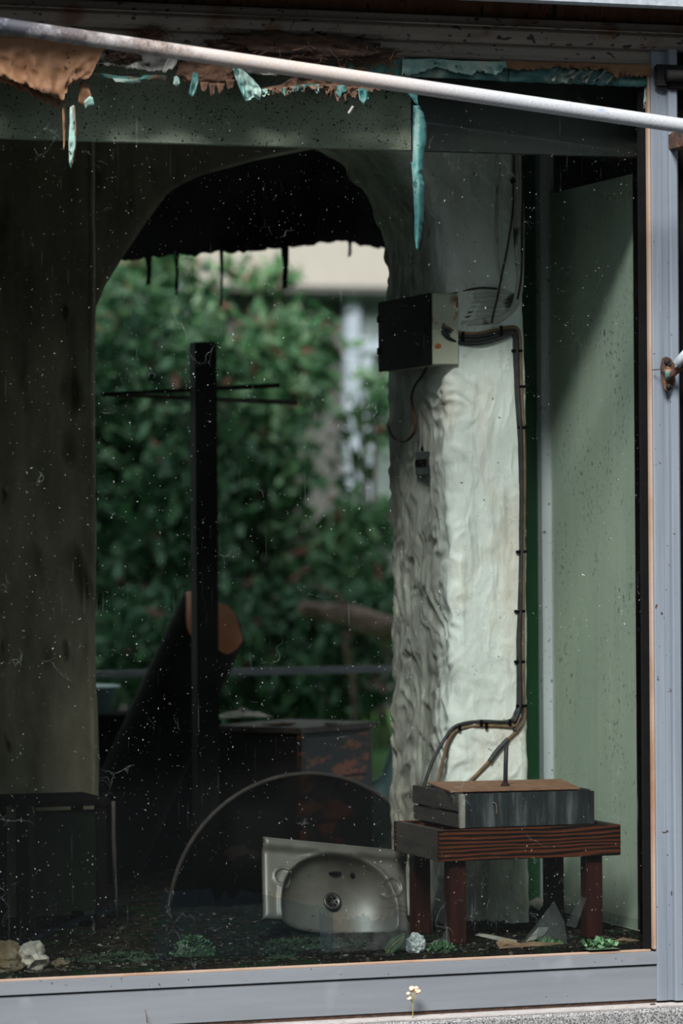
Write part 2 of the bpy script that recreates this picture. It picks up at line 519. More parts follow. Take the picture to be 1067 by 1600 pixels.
M['weed'] = mk('weed_green', [(0.3, (32, 60, 36)), (0.7, (78, 116, 76))], 30, 4, (1, 1, 1), 0.7)
M['scrap'] = mk('brown_paper_scrap', [(0.3, (96, 74, 56)), (0.7, (164, 136, 108))], 14, 5, (1, 1, 1), 0.9, 0, (30, 0.4))
M['scrap_grey'] = mk('grey_paper_scrap', [(0.3, (110, 104, 98)), (0.7, (158, 154, 146))], 10, 5, (1, 1, 1), 0.9, 0, (30, 0.4))
M['pave'] = mk('asphalt', [(0.3, (26, 27, 28)), (0.7, (44, 44, 45))], 12, 6, (1, 1, 1), 0.95)
M['unseen_wall'] = mk('unseen_hedge_face', [(0.3, (12, 22, 12)), (0.7, (36, 54, 30))], 3, 7, (1, 1, 1), 0.95, 0, (6, 1.0))
M['petal'] = mk('dried_petals', [(0.3, (176, 140, 110)), (0.7, (226, 200, 170))], 60, 3, (1, 1, 1), 0.9)
M['stem'] = mk('dry_stem', [(0.3, (96, 92, 50)), (0.7, (140, 128, 80))], 30, 3, (1, 1, 1), 0.9)


def mat_pipe():
    mt = newmat('galvanised_pipe')
    q = N(mt)
    x = q.n('ShaderNodeSeparateXYZ', Vector=q.co).outputs[0]
    base = q.ramp(q.noise(160, 6), [(0.3, (132, 134, 140)), (0.7, (158, 159, 162))])
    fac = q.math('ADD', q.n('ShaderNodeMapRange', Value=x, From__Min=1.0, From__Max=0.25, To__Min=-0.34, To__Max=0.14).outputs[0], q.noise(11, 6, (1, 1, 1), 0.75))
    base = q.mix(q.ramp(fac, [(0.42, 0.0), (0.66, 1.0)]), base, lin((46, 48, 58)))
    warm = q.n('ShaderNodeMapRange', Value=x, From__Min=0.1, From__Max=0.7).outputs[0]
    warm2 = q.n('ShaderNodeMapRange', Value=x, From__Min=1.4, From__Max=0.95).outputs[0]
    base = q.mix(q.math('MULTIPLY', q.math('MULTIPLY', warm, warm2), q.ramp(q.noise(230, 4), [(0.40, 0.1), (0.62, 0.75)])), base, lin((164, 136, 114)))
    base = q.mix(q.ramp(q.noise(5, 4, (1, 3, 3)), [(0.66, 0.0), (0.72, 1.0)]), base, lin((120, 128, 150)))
    b = q.n('ShaderNodeBsdfPrincipled', Base__Color=base, Roughness=0.5)
    bp = q.n('ShaderNodeBump', Height=q.noise(120, 4), Strength=0.12, Distance=0.004)
    q.t.links.new(bp.outputs[0], b.inputs['Normal'])
    q.t.links.new(b.outputs[0], q.n('ShaderNodeOutputMaterial').inputs[0])
    return mt


def mat_plaster():
    """whitewashed plaster: white with ochre stains, green-grey grime, hairline cracks"""
    mt = newmat('lumpy_whitewash')
    q = N(mt)
    base = q.ramp(q.noise(3.2, 6, (1.2, 1.2, 0.7)), [(0.3, (188, 194, 188)), (0.55, (222, 226, 222)), (0.75, (232, 234, 230))])
    base = q.mix(q.ramp(q.noise(2.6, 5, (1.4, 1.4, 0.9)), [(0.50, 0.0), (0.66, 0.5)]), base, lin((188, 164, 140)))
    base = q.mix(q.ramp(q.noise(7, 6, (2.4, 2.4, 0.35)), [(0.56, 0.0), (0.72, 0.6)]), base, lin((120, 120, 104)))
    base = q.mix(q.ramp(q.noise(85, 3), [(0.70, 0.0), (0.73, 1.0)]), base, lin((70, 56, 42)))
    cr = q.n('ShaderNodeTexVoronoi', Vector=q.n('ShaderNodeVectorMath', _operation='ADD', i0=q.co, i1=q.n('ShaderNodeTexNoise', Vector=q.co, Scale=9.0).outputs['Color']).outputs[0], Scale=14.0, _feature='DISTANCE_TO_EDGE').outputs['Distance']
    crm = q.math('MULTIPLY', q.ramp(cr, [(0.0, 1.0), (0.03, 0.0)]), q.ramp(q.noise(5, 3), [(0.55, 0.0), (0.62, 0.7)]))
    base = q.mix(crm, base, lin((90, 86, 76)))
    # darker grey on the rough inner side of the opening
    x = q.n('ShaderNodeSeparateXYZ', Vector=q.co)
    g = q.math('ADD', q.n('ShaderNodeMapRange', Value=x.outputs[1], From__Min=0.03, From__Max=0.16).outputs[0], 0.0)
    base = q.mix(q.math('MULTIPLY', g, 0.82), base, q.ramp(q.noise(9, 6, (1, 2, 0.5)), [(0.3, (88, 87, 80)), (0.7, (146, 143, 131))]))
    b = q.n('ShaderNodeBsdfPrincipled', Base__Color=base, Roughness=0.75)
    h = q.math('ADD', q.noise(16, 6, (1.6, 1.6, 0.6)), q.math('MULTIPLY', q.noise(60, 4), 0.25))
    bp = q.n('ShaderNodeBump', Height=h, Strength=0.5, Distance=0.012)
    q.t.links.new(bp.outputs[0], b.inputs['Normal'])
    q.t.links.new(b.outputs[0], q.n('ShaderNodeOutputMaterial').inputs[0])
    return mt


def mat_side():
    """pale green gloss board: dull reflections, black mould specks, cracks"""
    mt = newmat('pale_green_gloss_board')
    q = N(mt)
    base = q.ramp(q.noise(2.2, 5, (1, 1.5, 0.5)), [(0.3, (168, 186, 172)), (0.7, (196, 210, 192))])
    base = q.mix(q.ramp(q.noise(5, 5, (1, 5, 0.25)), [(0.5, 0.0), (0.7, 0.4)]), base, lin((206, 220, 198)))
    base = q.mix(q.math('MULTIPLY', q.ramp(q.noise(80, 3, (1, 1, 0.6)), [(0.60, 0.0), (0.64, 0.85)]), q.ramp(q.noise(5, 3), [(0.45, 0.0), (0.6, 1.0)])), base, lin((40, 40, 34)))
    cr = q.n('ShaderNodeTexVoronoi', Vector=q.n('ShaderNodeVectorMath', _operation='ADD', i0=q.co, i1=q.n('ShaderNodeTexNoise', Vector=q.co, Scale=7.0).outputs['Color']).outputs[0], Scale=7.0, _feature='DISTANCE_TO_EDGE').outputs['Distance']
    crm = q.math('MULTIPLY', q.ramp(cr, [(0.0, 1.0), (0.012, 0.0)]), q.ramp(q.noise(4, 3), [(0.50, 0.0), (0.58, 0.7)]))
    base = q.mix(crm, base, lin((60, 62, 50)))
    b = q.n('ShaderNodeBsdfPrincipled', Base__Color=base, Roughness=0.45)
    b.inputs['Coat Weight'].default_value = 1.0
    b.inputs['Coat Roughness'].default_value = 0.04
    b.inputs['Coat IOR'].default_value = 1.7
    q.t.links.new(b.outputs[0], q.n('ShaderNodeOutputMaterial').inputs[0])
    return mt


def mat_wood():
    mt = newmat('grained_brown_wood')
    q = N(mt)
    w = q.n('ShaderNodeTexWave', Vector=q.mapped((0.35, 1, 3.0), (0, 0.10, 0)), Scale=9.0, Distortion=9.0, Detail=3.0, Detail__Scale=0.9, Detail__Roughness=0.5, _bands_direction='Z').outputs['Fac']
    base = q.ramp(w, [(0.2, (84, 42, 22)), (0.5, (60, 26, 14)), (0.72, (20, 10, 8)), (0.97, (11, 7, 6))])
    base = q.mix(q.ramp(q.noise(80, 4, (0.3, 1, 3)), [(0.45, 0.0), (0.75, 0.35)]), base, lin((40, 18, 11)))
    base = q.mix(q.ramp(q.noise(110, 3), [(0.72, 0.0), (0.75, 0.8)]), base, lin((190, 168, 140)))
    b = q.n('ShaderNodeBsdfPrincipled', Base__Color=base, Roughness=0.6, Specular__IOR__Level=0.15)
    bp = q.n('ShaderNodeBump', Height=w, Strength=0.15, Distance=0.003)
    q.t.links.new(bp.outputs[0], b.inputs['Normal'])
    q.t.links.new(b.outputs[0], q.n('ShaderNodeOutputMaterial').inputs[0])
    return mt


def mat_leaf(name, stops, red=0.05):
    mt = newmat(name)
    q = N(mt)
    rnd = q.n('ShaderNodeNewGeometry').outputs['Random Per Island']
    col = q.ramp(rnd, stops)
    col = q.mix(q.math('GREATER_THAN', rnd, 1 - red), col, lin((120, 76, 62)))
    b = q.n('ShaderNodeBsdfPrincipled', Base__Color=col, Roughness=0.45)
    tr = q.n('ShaderNodeBsdfTranslucent', Color=col)
    mx = q.n('ShaderNodeMixShader', Fac=0.25)
    q.t.links.new(b.outputs[0], mx.inputs[1])
    q.t.links.new(tr.outputs[0], mx.inputs[2])
    q.t.links.new(mx.outputs[0], q.n('ShaderNodeOutputMaterial').inputs[0])
    return mt


def mat_glass():
    """old shop pane: clear, a weak mirror, with dust, hairs of cobweb and dried specks on it"""
    mt = newmat('dirty_shop_glass')
    q = N(mt)
    tr = q.n('ShaderNodeBsdfTransparent', Color=(0.95, 0.97, 0.955, 1))
    gl = q.n('ShaderNodeBsdfGlossy', Color=(0.9, 0.95, 1, 1), Roughness=0.03)
    fr = q.n('ShaderNodeFresnel', IOR=1.26)
    mx = q.n('ShaderNodeMixShader', Fac=fr.outputs[0])
    q.t.links.new(tr.outputs[0], mx.inputs[1])
    q.t.links.new(gl.outputs[0], mx.inputs[2])
    df = q.n('ShaderNodeBsdfDiffuse', Color=lin((206, 214, 214)))
    haze = q.ramp(q.noise(2.3, 5), [(0.4, 0.0), (0.8, 0.0012)])
    speck = q.ramp(q.noise(140, 2), [(0.715, 0.0), (0.76, 0.4)])
    dots = q.math('MULTIPLY', speck, q.ramp(q.noise(3, 3), [(0.35, 0.0), (0.6, 1.0)]))
    dv = q.n('ShaderNodeVectorMath', _operation='MULTIPLY_ADD', i0=q.n('ShaderNodeTexNoise', Vector=q.co, Scale=7.0, Detail=6.0).outputs['Color'], i1=(0.2, 0.2, 0.2), i2=q.co).outputs[0]
    vor = q.n('ShaderNodeTexVoronoi', Vector=dv, Scale=9.0, _feature='DISTANCE_TO_EDGE').outputs['Distance']
    web = q.math('MULTIPLY', q.ramp(vor, [(0.0, 0.13), (0.005, 0.0)]), q.ramp(q.noise(6, 3), [(0.60, 0.0), (0.68, 1.0)]))
    streak = q.math('MULTIPLY', q.ramp(q.noise(60, 3, (2, 1, 0.06)), [(0.66, 0.0), (0.8, 0.06)]), q.ramp(q.noise(4, 2), [(0.45, 0.0), (0.6, 1.0)]))
    fac = q.math('ADD', q.math('ADD', haze, dots), q.math('ADD', web, streak))
    m2 = q.n('ShaderNodeMixShader', Fac=fac)
    q.t.links.new(mx.outputs[0], m2.inputs[1])
    q.t.links.new(df.outputs[0], m2.inputs[2])
    q.t.links.new(m2.outputs[0], q.n('ShaderNodeOutputMaterial').inputs[0])
    return mt


def mat_film(name, col, lo, hi, sc=8, edge=None):
    """a thin translucent sheet, more or less clouded"""
    mt = newmat(name)
    q = N(mt)
    tr = q.n('ShaderNodeBsdfTransparent', Color=(0.85, 0.88, 0.9, 1))
    df = q.n('ShaderNodeBsdfDiffuse', Color=lin(col))
    fac = q.ramp(q.noise(sc, 7, (1.3, 1, 0.7), 0.7), [(0.3, lo), (0.75, hi)])
    mx = q.n('ShaderNodeMixShader', Fac=fac)
    q.t.links.new(tr.outputs[0], mx.inputs[1])
    q.t.links.new(df.outputs[0], mx.inputs[2])
    q.t.links.new(mx.outputs[0], q.n('ShaderNodeOutputMaterial').inputs[0])
    return mt


def mat_smoked():
    mt = newmat('smoked_glass')
    q = N(mt)
    tr = q.n('ShaderNodeBsdfTransparent', Color=(0.40, 0.37, 0.36, 1))
    gl = q.n('ShaderNodeBsdfGlossy', Color=(0.5, 0.5, 0.5, 1), Roughness=0.1)
    mx = q.n('ShaderNodeMixShader', Fac=0.03)
    q.t.links.new(tr.outputs[0], mx.inputs[1])
    q.t.links.new(gl.outputs[0], mx.inputs[2])
    q.t.links.new(mx.outputs[0], q.n('ShaderNodeOutputMaterial').inputs[0])
    return mt


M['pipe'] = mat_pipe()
M['plaster'] = mat_plaster()
M['side_panel'] = mat_side()
M['wood'] = mat_wood()
M['glass'] = mat_glass()
M['film_blue'] = mat_film('clouded_blue_film', (70, 98, 118), 0.004, 0.034, 20)
M['film_frost'] = mat_film('frosted_dust_film', (150, 148, 150), -0.03, 0.13, 26)
M['shard'] = mat_film('dusty_glass_shard', (170, 176, 174), 0.02, 0.075, 14)
M['smoked'] = mat_smoked()
M['litter'] = mat_leaf('litter_bits', [(0.0, (22, 20, 17)), (0.35, (46, 40, 34)), (0.6, (32, 46, 28)), (0.85, (74, 66, 56)), (1.0, (96, 90, 80))], 0.0)
M['leaf_a'] = mat_leaf('dark_leaf', [(0.0, (26, 60, 40)), (0.5, (52, 102, 60)), (1.0, (118, 156, 120))], 0.03)
M['leaf_b'] = mat_leaf('mid_leaf', [(0.0, (30, 70, 42)), (0.5, (66, 120, 68)), (1.0, (144, 176, 136))], 0.05)
M['leaf_c'] = mat_leaf('pale_leaf', [(0.0, (48, 96, 50)), (0.5, (88, 136, 84)), (1.0, (150, 178, 130))], 0.07)

# ------------------------------------------------------------------ the setting
XW = 1.0                                     # inner face of the right side wall
YC = 0.68                                    # front of the arched wall, right of the opening
XL = -0.97  # unseen left end of room and window, set to shade the left pier
# ground outside, street side and yard
struct(link('ground', [(-30, -30, -0.42), (30, -30, -0.42), (30, -0.30, -0.42), (-30, -0.30, -0.42)], [(0, 1, 2, 3)], M['pave']))
struct(bx('wall_street_unseen', (-26, -19, -0.42), (26, -18.2, 6.0), M['unseen_wall'], bev=0))  # unseen, added so the pane reflects something dark instead of sky
struct(bx('floor', (XL - 0.1, 0.045, -0.2), (1.12, 3.45, 0.0), M['floor'], bev=0))
struct(bx('ceiling', (XL - 0.1, 0.02, 2.42), (1.12, 1.6, 2.52), M['plaster_dark'], bev=0))
struct(bx('wall_left', (XL - 0.1, 0.02, -0.2), (XL, 2.9, 2.5), M['plaster_dark'], bev=0))
# right side wall: a gloss board up to 2.108 m, a dark panel over it put in for shade, dark skirting
wr = struct(bx('wall_right', (XW + 0.012, 0.03, -0.2), (XW + 0.1, 1.2, 2.5), M['plaster_dark'], bev=0))
link('lower_panel', *grid_geo(np.array([[[XW, 0.075 + 0.9 * i, 0.0 + 2.108 * j] for j in (0, 1)] for i in (0, 1)]), -0.012), M['side_panel'], wr, smooth=False)
bx('upper_shade_panel', (XW + 0.004, 0.075, 2.112), (XW + 0.012, 0.975, 2.42), M['dark_board'], wr, 0.001)
bx('skirting', (XW - 0.012, 0.08, 0.0), (XW, 0.96, 0.035), M['dark'], wr, 0.003)
struct(bx('baseboard_right', (XW - 0.004, 0.965, 0), (XW + 0.004, 0.975, 2.108), M['brown_stain'], bev=0.001))

# back corner: aluminium post and the green gloss panel beside it
pA, pB = PY(848, 800, 1.0), PY(873, 800, 1.0)
struct(bx('trim_1', (pA[0], 1.0, 0), (pB[0] + 0.02, 1.05, 2.42), M['pale_post'], bev=0.004))
gA = PY(800, 800, 1.04)
struct(bx('trim_2', (gA[0] - 0.15, 1.04, 0), (pA[0] + 0.01, 1.07, 2.42), M['green_paint'], bev=0.001))
gb = PY(843, 800, 1.035)
struct(bx('trim_3', (gb[0], 1.028, 0), (pA[0] + 0.001, 1.04, 2.42), M['dark_board'], bev=0.001))
struct(bx('wall_end', (gA[0] - 0.15, 1.08, -0.1), (1.12, 1.2, 2.5), M['plaster_dark'], bev=0))

# arched wall, right of the opening: rough reveal, rounded corner, front face, outer edge
XR = PY(704, 700, YC)[0]
YF = PX(612, 900, XR)[1]
arch_px = [(612, 1440), (613, 1200), (618, 1050), (616, 900), (612, 760), (609, 600), (608, 460), (605, 420), (595, 360), (575, 310), (545, 265), (510, 240), (450, 205), (380, 180)]
aw = np.array([PY(x, y, YF) for x, y in arch_px])
right_px = [(828, 1450), (825, 1250), (823, 1050), (822, 800), (822, 620), (817, 480), (822, 380), (822, 300), (815, 200), (815, 60)]
rw = np.array([PY(x, y, YC) for x, y in right_px])
zs = np.linspace(0, 2.42, 420)
nA, nB, nC, nD = 120, 14, 110, 24
Pg = []
for z in zs:
    xr = np.interp(z, aw[:, 2], aw[:, 0])
    xR = np.interp(z, rw[:, 2], rw[:, 0])
    rc = 0.035
    row = [(xr, y) for y in np.linspace(YF, YC + rc, nA)]
    row += [(xr + rc - rc * math.cos(t), YC + rc - rc * math.sin(t)) for t in np.linspace(0, math.pi / 2, nB + 2)[1:-1]]
    row += [(x, YC) for x in np.linspace(xr + rc, xR - 0.02, nC)]
    row += [(xR - 0.02 + 0.02 * math.sin(t), YC + 0.02 - 0.02 * math.cos(t)) for t in np.linspace(0, math.pi / 2, 6)[1:]]
    row += [(xR, y) for y in np.linspace(YC + 0.03, 1.03, nD)]
    Pg.append([(x, y, z) for x, y in row])
Pg = np.array(Pg).transpose(1, 0, 2)
du, dv = np.gradient(Pg, axis=0), np.gradient(Pg, axis=1)
nn = np.cross(du, dv)
nn /= np.linalg.norm(nn, axis=2)[..., None] + 1e-9
if nn[nA + nB + 20, 100, 1] > 0:
    nn = -nn
q_ = Pg.reshape(-1, 3).copy()
wq = q_ + 0.10 * np.stack([fbm(q_, 5, 3, 31), fbm(q_, 5, 3, 41), fbm(q_, 5, 3, 51)], -1)
fold = 1 - np.abs(fbm(wq, (12.5, 11.5, 4.4), 3, 5))
lump = fbm(wq, (16, 15, 8), 3, 9)
soft = fbm(q_, (4, 4, 2), 3, 15)
ridge = np.clip(fold, 0, 1) ** 2.2
depthw = np.clip((q_[:, 1] - (YC + 0.0)) / 0.05, 0, 1) * (q_[:, 0] < 0.6)
corner = np.exp(-((q_[:, 0] - XR) / 0.07) ** 2) * (q_[:, 1] < YC + 0.04)
wgt = np.clip(depthw + 0.45 * corner, 0, 1)
disp = wgt * (0.013 * ridge + 0.0045 * lump) + (1 - wgt) * (0.0016 * lump + 0.0030 * ridge) + 0.005 * soft
# a worn hollow under the old switch
hp = PX(665, 768, XR)
hol = np.exp(-(((q_[:, 1] - hp[1]) / 0.05) ** 2 + ((q_[:, 2] - hp[2]) / 0.07) ** 2)) * (q_[:, 0] < XR + 0.03)
disp = disp - 0.02 * hol * (0.6 + 0.8 * ridge)
Pg = Pg + nn * disp.reshape(Pg.shape[:2])[..., None]
v, f = grid_geo(Pg)
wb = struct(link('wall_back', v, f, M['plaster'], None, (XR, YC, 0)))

# left pier, and the other shoulder of the arch behind it
YP = 1.38
pe_px = [(157, 1450), (156, 1200), (152, 900), (149, 700), (150, 500), (152, 400), (150, 240), (150, 60)]
pw = np.array([PY(x, y, YP) for x, y in pe_px])
zs2 = np.linspace(0, 2.42, 200)
rows = []
for z in zs2:
    xe = np.interp(z, pw[:, 2], pw[:, 0])
    row = [(x, YP) for x in np.linspace(XL, xe - 0.02, 60)] + [(xe - 0.02 + 0.02 * math.sin(t), YP + 0.02 - 0.02 * math.cos(t)) for t in np.linspace(0, math.pi / 2, 6)] + [(xe, YP + 0.06), (xe, YP + 0.2)]
    rows.append([(x, y, z) for x, y in row])
Pp = np.array(rows).transpose(1, 0, 2)
qq = Pp.reshape(-1, 3)
dsp = 0.008 * fbm(qq, (4, 4, 2.5), 4, 61) + 0.004 * fbm(qq, (14, 14, 8), 3, 71)
Pp = Pp + np.stack([0.4 * dsp, -dsp, 0 * dsp], -1).reshape(Pp.shape)
v, f = grid_geo(Pp)
struct(link('wall_pier', v, f, M['plaster_dirty_dimmed'], None, (XL, YP, 0)))
YS = 1.56
sh_px = [(150, 480), (165, 445), (190, 405), (228, 348), (262, 302), (285, 287), (310, 276), (350, 262), (430, 240), (560, 215)]
sw = np.array([PY(x, y, YS) for x, y in sh_px])
P3 = []
for z in np.linspace(sw[0, 2] - 0.02, 2.42, 60):
    xe = np.interp(z, sw[:, 2], sw[:, 0])
    P3.append([(x, YS, z) for x in np.linspace(XL, xe, 30)])
P3 = np.array(P3).transpose(1, 0, 2)
SHS = -1.0
v, f = grid_geo(P3, SHS * 0.2)
struct(link('wall_arch', v, f, M['plaster_dirty_dimmed'], None, (XL, YS, 1.2)))
# porch roof behind the arch
struct(bx('roof', (-1.3, 1.6, 2.52), (2.4, 2.9, 2.58), M['dark'], bev=0))
# ------------------------------------------------------------------ the window
zr = PY(533, 1510, 0)[2]                     # top of the bottom rail
XPOST = PY(1021, 700, -0.01)[0]
win = thing('window_1', None, None, (0, 0, 0))
win['kind'] = 'structure'
zl, zb = zr - 0.034, PY(800, 1573, 0)[2]
# bottom rail: upper bar standing proud, flat kick plate under it
bx('rail_bar', (XL, -0.006, zl), (XPOST + 0.024, 0.045, zr), M['alu'], win, 0.002)
bx('kick_plate', (XL, 0.0, zb), (XPOST + 0.022, 0.045, zl - 0.003), M['alu'], win, 0.0015)
bx('sill_bead', (XL, 0.004, zr), (XPOST - 0.012, 0.018, zr + 0.006), M['bead'], win, 0.001)
# right post: stepped aluminium section
pxp = lambda px: PY(px, 800, -0.01)[0]
xa, xb, xc, xd = pxp(1022.5), pxp(1047), pxp(1058), pxp(1064)
zt = PY(1040, 78, 0)[2]
zpb = PY(1050, 1562, 0)[2]
prism_z('right_post', [(xa, 0.045), (xa, -0.004), (xa + 0.003, -0.008), (xb - 0.018, -0.008), (xb - 0.017, -0.006), (xb - 0.002, -0.006), (xb, -0.02), (xb + 0.003, -0.024), (xc, -0.024), (xc + 0.006, -0.018), (xd, 0.0), (xd, 0.045)], zpb, zt, M['alu_post'], win)
bx('side_bead', (xa - 0.008, -0.002, zr + 0.006), (xa - 0.0005, 0.018, 2.34), M['bead'], win, 0.001)
bx('gasket', (xa - 0.026, 0.012, zr + 0.004), (xa - 0.008, 0.03, 2.34), M['gasket'], win, 0.001)
# the pane itself
bx('pane', (XL, 0.031, zr - 0.005), (xa - 0.004, 0.036, 2.38), M['glass'], win, 0)
# head: stack of horizontal sections that step forward and up
zz = lambda py: PY(800, py, 0.0)[2]
prism_x('head_bar', [(0.0, zz(93)), (0.045, zz(93)), (0.045, zz(70)), (0.0, zz(70)), (0.0, zz(87)), (-0.005, zz(88))], XL, xa + 0.012, M['grimy'], win)
prism_x('head_face', [(-0.018, zz(70)), (0.045, zz(70.5)), (0.045, zz(44)), (-0.03, zz(45)), (-0.035, zz(52)), (-0.03, zz(64))], XL, 1.35, M['grimy'], win)
mould = [(-0.05 + 0.012 * math.cos(t), zz(40) + 0.0125 * math.sin(t)) for t in np.linspace(-2.2, 2.2, 12)] + [(0.04, zz(33)), (0.04, zz(46))]
prism_x('head_moulding', mould, XL, 1.35, M['grimy'], win, smooth=False)
prism_x('head_board', [(-0.02, zz(34)), (0.04, zz(34)), (0.04, zz(2)), (-0.02, zz(2))], XL, 1.35, M['brown_stain'], win)
# canopy over the window with its galvanised front beam
cb = [PY(700, 1.5, -0.20)[2], PY(1067, 12, -0.20)[2]]
struct(bx('trim_4', (XL - 0.6, -0.20, cb[1]), (2.0, -0.16, cb[1] + 0.09), M['beam'], bev=0.003, rot=Matrix.Rotation(0.0, 3, 'Y')))
struct(bx('trim_5', (XL - 0.6, -0.16, cb[1] + 0.035), (2.0, 0.05, cb[1] + 0.09), M['dark'], bev=0))
struct(bx('wall_above', (XL - 0.6, -0.01, zz(3)), (2.0, 0.06, 3.0), M['plaster_dark'], bev=0))
struct(bx('wall_upper_added', (-12, -0.02, 3.0), (14, 1.4, 13.6), M['plaster_dirty_dimmed'], bev=0))  # unseen upper block, added and made tall to shade the yard
# unseen wall left of the window, placed to shade the left pier, and what continues at its right
struct(bx('wall_unseen_left', (-4.5, -0.02, -0.42), (XL, 0.3, 3.0), M['plaster_dirty_dimmed'], bev=0))
struct(bx('wall_next', (xd + 0.0, 0.02, -0.2), (3.5, 0.3, 3.0), M['dark'], bev=0))
# concrete ledge below the rail, with the dirty joint above it
zc = PY(800, 1580, -0.01)[2]
struct(bx('trim_6', (XL - 0.5, 0.004, zc - 0.02), (1.3, 0.05, zb + 0.002), M['dirt'], bev=0))
ylo = -0.075
lp = [(0.05, zc), (ylo + 0.006, zc - 0.004), (ylo, zc - 0.012), (ylo, zc - 0.3), (0.05, zc - 0.3)]
ledge = struct(prism_x('trim_7', lp, XL - 0.8, 1.6, M['concrete'], smooth=False))
bx('ledge_cap', (XL - 0.8, ylo + 0.008, zc - 0.003), (1.6, 0.045, zc + 0.001), M['concrete_top'], ledge, 0)

# pale spotted board and dark board behind the top of the pane
zv = PY(320, 226, 0.14)[2]
xv = PY(643, 230, 0.14)[0]
top_board = struct(bx('trim_8', (XL, 0.14, zv), (xv, 0.16, 2.42), M['mould'], bev=0.002))
struct(bx('trim_9', (xv + 0.004, 0.145, zv), (XW - 0.002, 0.16, 2.42), M['dark_board'], bev=0.002))

# ------------------------------------------------------------------ things on the street side
a, b = PY(-60, 31, -0.30), PY(1130, 206, -0.30)
t = thing('steel_pipe', 'long weathered galvanised pipe slanting across the top of the window', 'pipe', a)
L = np.linspace(0, 1, 60)[:, None]
pp = a * (1 - L) + b * L
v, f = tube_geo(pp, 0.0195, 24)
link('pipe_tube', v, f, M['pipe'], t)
cpos = PY(1120, 204.5, -0.30)
bx('pipe_clip', cpos + np.array([-0.012, -0.024, -0.024]), cpos + np.array([0.012, 0.30, 0.024]), M['rust'], t, 0.004)
cpos = PY(-50, 32, -0.30)
bx('pipe_clip', cpos + np.array([-0.012, -0.024, -0.024]), cpos + np.array([0.012, 0.29, 0.024]), M['rust'], t, 0.004)

# black hinge bracket at the top of the post
o = PY(1050, 120, -0.03)
t = thing('hinge_bracket', 'black steel hinge bracket at the top of the right window post', 'bracket', o)
bx('bracket_plate', PY(1024, 136, -0.03) + [0, 0, 0], PY(1080, 102, -0.03) + [0, 0.012, 0], M['black'], t, 0.006)
k = PY(1052, 118, -0.045)
tube('hinge_pin', [k + [-0.02, 0, 0], k + [0.09, 0, 0.0]], 0.016, M['black'], t, seg=14, sm=1)
bx('bracket_foot', PY(1046, 139, -0.035), PY(1090, 124, -0.035) + [0, 0.02, 0], M['black'], t, 0.003)

# rusty bracket half-way up the post
o = PY(1045, 590, -0.03)
t = thing('rusty_bracket', 'corroded steel bracket with bolt holes bolted to the aluminium window post', 'bracket', o)
out = [(1034, 560), (1040, 557), (1048, 560), (1054, 570), (1055, 592), (1051, 606), (1044, 612), (1037, 607), (1033, 592), (1031, 575)]
vs = [PY(x, y, -0.024) for x, y in out] + [PY(x, y, -0.032) for x, y in out]
n = len(out)
link('back_plate', vs, [tuple(range(n)), tuple(range(n, 2 * n))[::-1]] + [(i, (i + 1) % n, n + (i + 1) % n, n + i) for i in range(n)], M['rust'], t, smooth=False)
lathe('bolt', [(0.0075, 0), (0.0075, 0.006), (0.005, 0.009)], PY(1044, 604, -0.032), (0, -1, 0), M['black'], t, 12)
lathe('bolt', [(0.0085, 0), (0.0085, 0.006), (0.006, 0.009)], PY(1042, 566, -0.032), (0, -1, 0), M['black'], t, 12)
blob('hinge_knuckle', PY(1044, 582, -0.042), (0.012, 0.012, 0.017), M['mixed_crust'], t, sub=2, seed=4)
tube('bracket_arm', [PY(1046, 588, -0.045), PY(1056, 580, -0.06), PY(1075, 566, -0.075)], [0.010, 0.009, 0.008], M['rust'], t)
tube('locking_wire', [PY(1019, 578, -0.02), PY(1030, 577, -0.036), PY(1040, 574, -0.05), PY(1050, 566, -0.06)], 0.0014, M['hookwire'], t, seg=6)
t2 = tube('pipe_stub', [PY(1056, 570, -0.08), PY(1085, 538, -0.10)], 0.013, M['beam'], None, PY(1056, 570, -0.08), seg=16, sm=1)
tag(t2, 'short grey pipe stub jutting from the rusty bracket at the right edge', 'pipe')

# bird nest and dirt clumps wedged on the head of the frame
def fibres(n, ce, rad, ln, seed, r=0.0009):
    g = np.random.default_rng(seed)
    V, Fc = [], []
    for i in range(n):
        p = np.array(ce) + g.normal(0, 1, 3) * rad * 0.55
        dr = g.normal(0, 1, 3) * (1.6, 0.5, 0.6)
        dr /= np.linalg.norm(dr)
        q1 = p + dr * ln * g.uniform(0.4, 1) + [0, 0, -0.2 * ln]
        mid = (p + q1) / 2 + g.normal(0, 0.12, 3) * ln
        vv, ff = tube_geo([p, mid, q1], r, 3)
        b0 = len(V)
        V += vv
        Fc += [tuple(x + b0 for x in q) for q in ff]
    return V, Fc


nc = PY(470, 75, -0.03)
t = thing('bird_nest', 'large dark straw nest packed over the window head behind the pipe', 'nest', nc)
blob('nest_clump', nc, (0.235, 0.035, 0.036), M['dirt'], t, sub=4, amp=0.3, fr=9, seed=3)
v, f = fibres(420, nc, np.array((0.24, 0.035, 0.036)), 0.05, 5)
link('straw', v, f, M['straw'], t)['kind'] = 'stuff'
nc = PY(237, 52, -0.03)
t = thing('bird_nest', 'small bristly straw tuft stuck above the pipe left of the big nest', 'nest', nc)
blob('nest_clump', nc, (0.03, 0.02, 0.012), M['dirt'], t, sub=3, amp=0.3, fr=9, seed=8)
v, f = fibres(120, nc, np.array((0.035, 0.02, 0.013)), 0.035, 9)
link('straw', v, f, M['straw'], t)['kind'] = 'stuff'

# peeling films and rotten board below the head
def pthing(label, name='paint_peel', cat='peeling paint', at=(0, 0), y=0.0, group=None):
    return thing(name, label, cat, PY(at[0], at[1], y), group)


